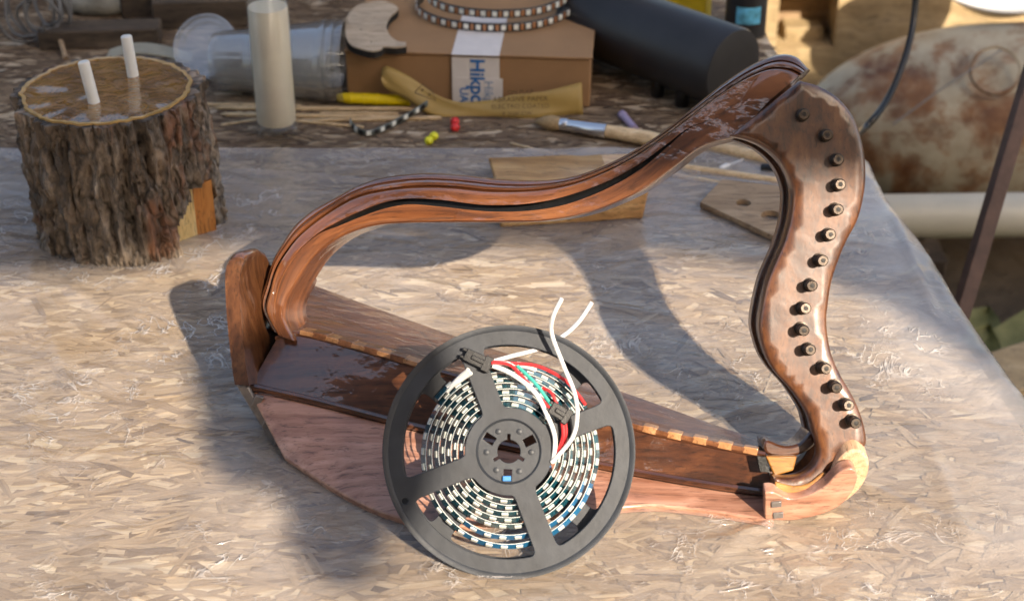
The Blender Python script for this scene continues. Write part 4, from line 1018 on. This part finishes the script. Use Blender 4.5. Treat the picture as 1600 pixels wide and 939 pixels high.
# beads
def bead(x, y, col, lb, grp=None, r=0.0042):
    p = at_z(x, y, r * 0.92)
    pr = [(r * math.sin(math.pi * i / 10), -r * 0.92 * math.cos(math.pi * i / 10)) for i in range(11)]
    V, Fc = lathe(pr, p, (0, 0, 1), 18)
    V = [v + Vector((0.0004 * noise.noise((v.x * 300, v.y * 300, 0)), 0, 0)) for v in V]
    tag(mk('plastic_bead', (V, Fc), plain('bead_' + str(x), col, 0.4, 0.05), angle=80), lb, 'bead', grp)
bead(670, 220, (0.72, 0.70, 0.03), 'yellow bead nearer the plastic sheet, lower of the touching pair')
bead(678, 213, (0.72, 0.70, 0.03), 'yellow bead nearer the sandpaper, upper of the touching pair')
bead(711, 199, (0.70, 0.03, 0.03), 'front red bead lying below the sandpaper', r=0.0044)
bead(711, 190, (0.70, 0.03, 0.03), 'rear red bead touching the sandpaper edge', r=0.0042)

# paint brush
a, b, c_, d = at_z(838, 190, 0.007), at_z(876, 194, 0.0075), at_z(948, 205, 0.008), at_z(1075, 228, 0.008)
br = thing('paint_brush', 'paint brush with silver ferrule and wooden handle behind the harp', 'brush', (a.x, a.y, 0))
m_bris = plain('bristles', (0.36, 0.25, 0.13), 0.9, 0.3, 500, 0.8); m_fer = plain('ferrule', (0.72, 0.72, 0.73), 0.18, 0.05, 50, metal=1)
L = (b - a).length; mk('bristles', lathe([(0.0012, -0.001), (0.005, 0.006), (0.0072, 0.014), (0.0060, L)], a, b - a, 20), m_bris, br, angle=70)
L = (c_ - b).length; mk('ferrule', lathe([(0.0060, 0), (0.0062, 0.001), (0.0062, 0.006), (0.0057, 0.007), (0.0062, 0.008), (0.0068, L)], b, c_ - b, 24), m_fer, br)
L = (d - c_).length; mk('handle', lathe([(0.0060, 0), (0.0062, 0.01), (0.0070, 0.04), (0.004, L)], c_, d - c_, 20), w_skew, br)

# purple tube
a, b = at_z(971, 178, 0.004), at_z(992, 202, 0.004)
tag(mk('purple_tube', lathe([(0.0035, 0), (0.0042, 0.001), (0.0042, 0.006), (0.0036, 0.007), (0.0036, (b - a).length), (0.003, (b - a).length)], a, b - a, 16), plain('lilac_plastic', (0.34, 0.28, 0.42), 0.25, 0.1, 60, coat=0.5)), 'small translucent lilac tube lying behind the harp pillar', 'tube')

# wooden block under the arch of the pillar
def blockm():
    bl = thing('wood_block', 'rough orange pine block lying behind the harp pillar', 'wood block', at_z(890, 345, 0))
    f0, f1 = at_z(781, 357, 0.0032), at_z(1004, 343, 0.0032); b0, b1 = at_z(768, 300, 0.0032), at_z(1020, 300, 0.0032)
    t0, t1 = at_y(779, 298, f0.y + 0.004), at_y(1016, 290, f1.y + 0.004)
    u0, u1 = at_z(762, 247, t0.z + 0.004), at_z(1000, 240, t1.z)
    secs = [[f0, t0, u0, b0 + Vector((0, 0.06, 0))], [f1, t1, u1, b1 + Vector((0, 0.05, 0))]]
    mids = []
    for q in range(9):
        f = q / 8; mids.append([secs[0][r].lerp(secs[1][r], f) + Vector((0, 0.002 * noise.noise((f * 6, r * 3, 1)), 0.0015 * noise.noise((f * 7, r * 2, 5)) if r in (1, 2) else 0)) for r in range(4)])
    mk('block', loft(mids), w_block, bl, bevel=0.002)
blockm()
# perforated plywood piece
pc = [(1094, 320), (1128, 284), (1262, 300), (1262, 392), (1215, 376), (1150, 346)]
def holes_ply():
    pl = thing('perforated_plywood', 'thin plywood piece with round holes seen through the harp', 'plywood piece', at_z(1180, 330, 0.0))
    o0 = at_z(1180, 330, 0.006)
    loc = lambda x, y: (at_z(x, y, 0.006) - o0)
    P2 = [(loc(x, y).x, loc(x, y).y) for x, y in pc]
    def hol(x, y, r): c = loc(x, y); return circ(r, 24, (c.x, c.y))
    gg = plane_curve([P2, hol(1161, 321, 0.0062), hol(1205, 341, 0.0085)], 0.005, 0.0003)
    mk('plywood_sheet', ([v + o0 for v in gg[0]], gg[1]), w_ply, pl, angle=30)
holes_ply()

# black cylinder
m_blk = plain('black_shell', (0.020, 0.020, 0.022), 0.45, 0.2, 30)
RC2 = 0.038
a, b = at_z(915, 22, RC2 + 0.006), at_z(1146, 108, RC2 + 0.006)
bc = thing('black_cylinder', 'large matt black cylinder lying on small feet behind the harp', 'cylinder', ((a.x + b.x) / 2, (a.y + b.y) / 2, 0))
L = (b - a).length; dd = (b - a).normalized()
mk('shell', lathe([(RC2 * 0.90, 0), (RC2 * 0.96, -0.001), (RC2, 0.002), (RC2, L - 0.004), (RC2 * 0.96, L), (RC2 * 0.7, L + 0.002)], a, dd, 64), m_blk, bc, angle=40)
mk('end_rim', lathe([(RC2 * 0.90, -0.004), (RC2 * 1.01, -0.004), (RC2 * 1.012, -0.0005), (RC2 * 0.92, -0.0005)], a, dd, 64, True), blackp, bc)
side = dd.cross(Vector((0, 0, 1))).normalized()
if side.y > 0: side = -side
for f in (0.62, 0.78, 0.94):
    p = a + dd * (L * f) + side * RC2 * 0.55; p.z = 0.0
    mk('foot', lathe([(0.006, 0.0003), (0.0065, 0.002), (0.0065, 0.012), (0.005, 0.018)], p, (0, 0, 1), 16), blackp, bc)
for f in (0.2, 0.9):
    p = a + dd * (L * f) - side * RC2 * 0.55; p.z = 0.0
    mk('foot', lathe([(0.006, 0.0003), (0.0065, 0.002), (0.0065, 0.012), (0.005, 0.018)], p, (0, 0, 1), 16), blackp, bc)
# black bottle
p = at_z(1182, 92, 0.0003); p = Vector((0.238, 0.53, 0.0003))
bo = thing('black_bottle', 'black plastic bottle with a blue and white label behind the cylinder', 'bottle', p)
mk('bottle_body', lathe([(0.018, 0), (0.021, 0.002), (0.021, 0.052), (0.019, 0.060), (0.012, 0.066)], p, (0, 0, 1), 36), m_blk, bo, angle=50)
mk('screw_cap', lathe([(0.013, 0.0665), (0.0135, 0.067), (0.0135, 0.085), (0.012, 0.087)], p, (0, 0, 1), 28), blackp, bo)
m_lab = plain('blue_label', (0.10, 0.42, 0.62), 0.4, 0.5, 120)
V, Fc = [], []
for i in range(15):
    a_ = R(-125 + i * 5)
    for z in (0.018, 0.036): V.append(p + Vector((0.0214 * math.cos(a_), 0.0214 * math.sin(a_), z)))
Fc = [(2 * i, 2 * i + 1, 2 * i + 3, 2 * i + 2) for i in range(14)]
mk('label', (V, Fc), m_lab, bo)
p = Vector((0.195, 0.57, 0.0)); tag(mk('yellow_carton', box(p + Vector((-0.012, 0, 0.036)), Vector((.9, -.42, 0)), Vector((.42, .9, 0)), (0, 0, 1), 0.045, 0.02, 0.07), plain('yellow_card', (0.62, 0.44, 0.02), 0.5), bevel=0.001), 'small yellow carton standing between the cylinder and the bottle', 'carton')

# clutter at the back left
m_stone = plain('grey_stone', (0.26, 0.25, 0.215), 0.9, 0.25, 40, 0.6, bdist=0.003)
def stone(x0, x1, y0, y1, z, th, Y, lb):
    a, b = at_y(x0, y1, Y), at_y(x1, y1, Y); V = []; n = 14
    secs = []
    for i in range(n):
        f = i / (n - 1); p = a.lerp(b, f); p.z = z
        e = 0.75 + 0.25 * math.sin(math.pi * f)
        row = []
        for q in range(12):
            an = 2 * math.pi * q / 12; row.append(p + Vector((0.004 * noise.noise((q, f * 3, 1)), math.copysign(abs(math.cos(an)) ** .5, math.cos(an)) * 0.03 * e, th * .5 + math.copysign(abs(math.sin(an)) ** .5, math.sin(an)) * th * .5 * e)) + Vector(noise.noise_vector((f * 5, q * .8, x0))) * 0.0025)
        secs.append(row)
    tag(mk('stone_slab', loft(secs), m_stone, angle=60), lb, 'stone')
stone(98, 172, 30, 43, 0.030, 0.026, 0.62, 'upper pale stone slab at the back left above the log')
stone(118, 240, 44, 62, 0.0, 0.027, 0.60, 'lower grey stone slab at the back left under the other one')
a, b = at_z(103, 92, 0.002), at_y(72, -12, 0.56)
tag(mk('thin_stick', tube([a, b], 0.0026, 8), w_ply), 'thin brown stick leaning up behind the log', 'stick')
m_gw = plain('grey_wire', (0.16, 0.155, 0.15), 0.5)
wc = at_z(58, 88, 0.0); pts = []
for i in range(150):
    t = i / 150 * 2 * math.pi * 7; rr = 0.026 + 0.012 * math.sin(t * 0.37) + 0.006 * noise.noise((t, 0, 0))
    pts.append(wc + Vector((rr * math.cos(t) * 0.8 - 0.01 * math.cos(t * .3), 0.03 + 0.02 * math.sin(t * .53), 0.036 + rr * math.sin(t))))
tag(mk('wire_tangle', tube(pts, 0.0016, 6), m_gw), 'tangle of grey wire at the back left behind the log', 'wire')
pp = cr([at_z(168, 86, 0.012), at_z(205, 76, 0.016), at_z(245, 78, 0.016), at_z(300, 92, 0.010)], 6)
V = []; secs = [[p + Vector((0, -0.008 * (1 + .4 * math.sin(i * .2)), 0)), p + Vector((0, 0.010, 0.002)), p + Vector((0, 0.010, -0.001)), p + Vector((0, -0.008 * (1 + .4 * math.sin(i * .2)), -0.003))] for i, p in enumerate(pp)]
tag(mk('plastic_spatula', loft(secs), plain('dull_cream_plastic', (0.34, 0.32, 0.25), 0.5), bevel=0.001), 'dull cream plastic strip lying between the log and the round lid', 'spatula')
for i, (x0, x1, y, hh, lb) in enumerate(((60, 250, 84, 0.020, 'dark plank offcut lying nearest behind the log'), (240, 420, 52, 0.03, 'dark plank offcut lying behind the cups and jar'), (190, 330, 34, 0.05, 'tall dark wood offcut behind the round lid'))):
    a, b = at_z(x0, y, 0), at_z(x1, y - 6, 0); d_ = (b - a).normalized(); n_ = Vector((-d_.y, d_.x, 0))
    tag(mk('wood_offcut', box((a + b) / 2 + n_ * 0.02 + Vector((0, 0, hh / 2 + 0.0004)), d_, n_, (0, 0, 1), (b - a).length, 0.03, hh), w_old, bevel=0.002), lb, 'wood offcut')
# shed wall of old planks behind the bench
wall = thing('shed_wall', 'dark shed wall of old upright planks behind the bench', 'wall', (-0.6, 0.95, -0.45))
for i in range(14):
    x = -1.35 + i * 0.105
    mk('plank', abox(x, x + 0.1, 0.95 + 0.006 * math.sin(i * 2.3), 0.975 + 0.006 * math.sin(i * 2.3), -0.45, 0.545), w_old, wall, bevel=0.003)

# ------------------------------------------------------------------ beyond the right edge of the bench
def rusty():
    m = M_('rusty_white_paint'); v = m.map()
    n1 = m.noise(v, 11, 7, 0.66, 0.3); n2 = m.noise(v, 26, 5, 0.6)
    c = m.ramp(n2, [(0.3, (0.27, 0.225, 0.155)), (0.6, (0.39, 0.345, 0.255))])
    rust = m.ramp(n1, [(0.47, 0.0), (0.53, 0.7), (0.60, 1.0)])
    rc = m.ramp(n2, [(0.3, (0.09, 0.03, 0.012)), (0.7, (0.28, 0.14, 0.06))])
    st = m.ramp(m.noise(m.map((4, 4, 0.7)), 6, 4), [(0.55, 0.0), (0.75, 0.5)])
    c = m.mix(st, c, (0.30, 0.21, 0.12)); c = m.mix(rust, c, rc)
    return m.done(m.bsdf(c, 0.6, m.bump(n2, 0.3, 0.003)))
m_tank = rusty()
tc = at_y(1572, 192, 0.86); TR = 0.126
tdir = Vector((1, -0.06, 0.06)).normalized()
tk = thing('metal_tank', 'rusty white painted round metal tank beside the bench', 'tank', tc - Vector((0, 0, TR)))
prof = [(TR * math.sin(R(a)), -0.24 * math.cos(R(a))) for a in range(2, 90, 6)] + [(TR, 0), (TR, 0.09), (TR * 1.015, 0.092), (TR * 1.015, 0.10), (TR, 0.102), (TR, 0.5), (TR * .6, 0.58)]
mk('tank_shell', lathe(prof, tc - tdir * 0.02, tdir, 64), m_tank, tk, angle=40)
bo_ = at_y(1556, 110, 0.772); mk('boss', lathe([(0.026, -0.0005), (0.029, -0.0015), (0.031, 0.002), (0.027, 0.004)], bo_, Vector((0.1, 0.8, -0.6)), 28, True), m_tank, tk)
mk('wire_seam', tube([at_y(1395, 195, 0.738), at_y(1470, 140, 0.742), at_y(1565, 78, 0.775)], 0.0012, 6), m_gw, tk)
for x in (0.50, 0.85):
    tag(mk('wood_support', abox(x - 0.04, x + 0.04, 0.72, 1.0, -0.4495, tc.z - TR + 0.004), w_old, bevel=0.003), 'dark wood support under the %s of the rusty tank' % ('left end' if x < 0.6 else 'right end'), 'wood support')
# white pipe
m_pipe = plain('dirty_white_pipe', (0.46, 0.44, 0.37), 0.4, 0.12, 12)
p = at_y(1340, 339, 0.60); q = at_y(1640, 335, 0.60); 
tag(mk('white_pipe', lathe([(0.022, 0), (0.0255, 0), (0.0255, (q - p).length), (0.022, (q - p).length)], p, q - p, 36), m_pipe), 'dirty white plastic pipe lying under the rusty tank', 'pipe')
for x in (0.44, 0.70): 
    tag(mk('wood_support', abox(x - 0.03, x + 0.03, 0.565, 0.635, -0.4495, p.z - 0.024), w_old), 'dark wood rest under the %s of the white pipe' % ('left part' if x < 0.6 else 'right part'), 'wood support')
# rusty bar
m_bar = plain('rusty_brown_steel', (0.10, 0.055, 0.04), 0.7, 0.3, 60, 0.4)
a, b = at_y(1480, 560, 0.20), at_y(1655, -30, 0.42)
t = (b - a).normalized(); s = t.cross(Vector((0, 1, 0))).normalized()
b2 = a - t * ((a.z + 0.45) / t.z)
tag(mk('steel_bar', box((b + b2) / 2, t, s, t.cross(s), (b - b2).length, 0.014, 0.014), m_bar, bevel=0.001), 'rusty brown steel bar leaning past the bench edge', 'bar')
# dock leaves growing on the ground
def leafmat(): 
    m = M_('olive_leaf'); n_ = m.noise(m.map(), 30, 4)
    return m.done(m.bsdf(m.ramp(n_, [(0.3, (0.12, 0.135, 0.045)), (0.7, (0.28, 0.28, 0.12))]), 0.55, m.bump(m.noise(m.map(), 90, 4), 0.3, 0.003)))
m_leaf = leafmat()
gc = at_z(1495, 432, -0.22)
plant = thing('leafy_plant', 'dull green broad leaved plant on the ground beside the bench', 'plant', (gc.x, gc.y, -0.45))
for i in range(26):
    an = i * 2.4; rr = 0.02 + 0.11 * math.sqrt(i / 26); base = Vector((gc.x + rr * 0.7 * math.cos(an), gc.y + rr * math.sin(an), -0.45))
    d_ = Vector((math.cos(an) * 0.7, math.sin(an) * 0.7, 1.0 - i / 40)).normalized(); sd = d_.cross(Vector((0, 0, 1))).normalized(); L = 0.17 + 0.08 * random.random()
    V, Fc = [], []
    for j in range(8):
        f = j / 7; w = 0.040 * math.sin(math.pi * (0.06 + 0.94 * f)) ** 0.7 * (1.2 - 0.4 * f); c_ = base + d_ * L * f + Vector((0, 0, -0.05 * f * f)); up_ = sd.cross(d_)
        for q in (-1, -0.5, 0, 0.5, 1): V.append(c_ + sd * w * q + up_ * (0.008 * abs(q) + 0.003 * math.sin(j * 1.7 + q * 3)))
    for j in range(7):
        for q in range(4): a_ = j * 5 + q; Fc.append((a_, a_ + 1, a_ + 6, a_ + 5))
    o = mk('leaf', (V, Fc), m_leaf, plant, angle=180)
# pale plank low at the right
a, b = at_z(1500, 575, -0.30), at_z(1700, 510, -0.30); d_ = (b - a).normalized(); n_ = Vector((-d_.y, d_.x, 0))
pk = thing('pale_timber', 'pale freshly sawn timber leaning low beside the bench edge', 'timber', ((a.x + b.x) / 2, a.y, -0.45))
mk('timber', box((a + b) / 2 - n_ * 0.03 + Vector((0, 0, -0.07)), d_, n_, (0, 0, 1), (b - a).length + 0.1, 0.07, 0.15), w_plyback, pk, bevel=0.003)

# pale plywood crate behind the tank
Yc = 1.16
cr_ = thing('plywood_crate', 'pale plywood crate with a square opening behind the tank', 'crate', (at_y(1400, 60, Yc).x, Yc, -0.45))
xa, xb, xc, xd = at_y(1168, 50, Yc).x, at_y(1214, 50, Yc).x, at_y(1306, 50, Yc).x, at_y(1720, 50, Yc).x
zt, z1, z0 = 0.10, at_y(1260, -10, Yc).z, at_y(1260, 76, Yc).z
mk('panel', abox(xa, xb, Yc, Yc + 0.018, -0.45, zt), w_plyback, cr_); mk('panel', abox(xc, xd, Yc, Yc + 0.018, -0.45, zt), w_plyback, cr_)
mk('panel', abox(xb + .0005, xc - .0005, Yc, Yc + 0.018, -0.45, z0), w_plyback, cr_); mk('panel', abox(xb + .0005, xc - .0005, Yc, Yc + 0.018, z1, zt), w_plyback, cr_)
mk('inner_panel', abox(xb - 0.02, xc + 0.02, Yc + 0.075, Yc + 0.09, z0 - .05, z1 + .05), w_ply, cr_)
mk('inner_side', abox(xb - 0.018, xb - 0.002, Yc + 0.0185, Yc + 0.0745, z0 - .05, z1 + .05), w_plyback, cr_)
mk('inner_side', abox(xc + 0.002, xc + 0.018, Yc + 0.0185, Yc + 0.0745, z0 - .05, z1 + .05), w_plyback, cr_)
mk('inner_floor', abox(xb, xc, Yc + 0.0185, Yc + 0.0745, z0 - 0.016, z0 - 0.002), w_plyback, cr_)
zb = at_y(1260, 42, Yc + .04).z
mk('inner_block', abox(xb + 0.018, xc - 0.012, Yc + 0.035, Yc + 0.074, z0 - 0.0015, zb), w_plyback, cr_, bevel=0.001)
mk('crate_top', abox(xa, xd, Yc, Yc + 0.3, zt + 0.0005, zt + 0.016), w_plyback, cr_); mk('crate_back', abox(xa, xd, Yc + 0.282, Yc + 0.3, -0.45, zt), w_plyback, cr_)
# white bowl standing on the tank top
wb = at_y(1565, -16, 0.95)
tag(mk('white_bowl', lathe([(0.03, -0.03), (0.05, -0.026), (0.078, -0.004), (0.085, 0.0), (0.086, 0.003), (0.080, 0.002), (0.05, -0.02), (0.002, -0.024)], Vector((wb.x, 0.97, wb.z + 0.004)), Vector((0, -0.15, 1)), 48), plain('white_enamel', (0.72, 0.72, 0.70), 0.3, 0.04), angle=60), 'white enamel bowl resting on top of the rusty tank', 'bowl')
# black cable
cpts = [at_y(1434, -60, 0.50), at_y(1428, 28, 0.48), at_y(1414, 90, 0.45), at_y(1392, 145, 0.42), at_y(1368, 182, 0.39), at_y(1342, 208, 0.36), at_z(1300, 240, 0.03), at_z(1262, 262, 0.012), at_z(1190, 262, 0.0045)]
tag(mk('black_cable', tube(cr(cpts, 8), 0.0034, 10), blackp), 'thick black cable hanging down behind the harp neck', 'cable')
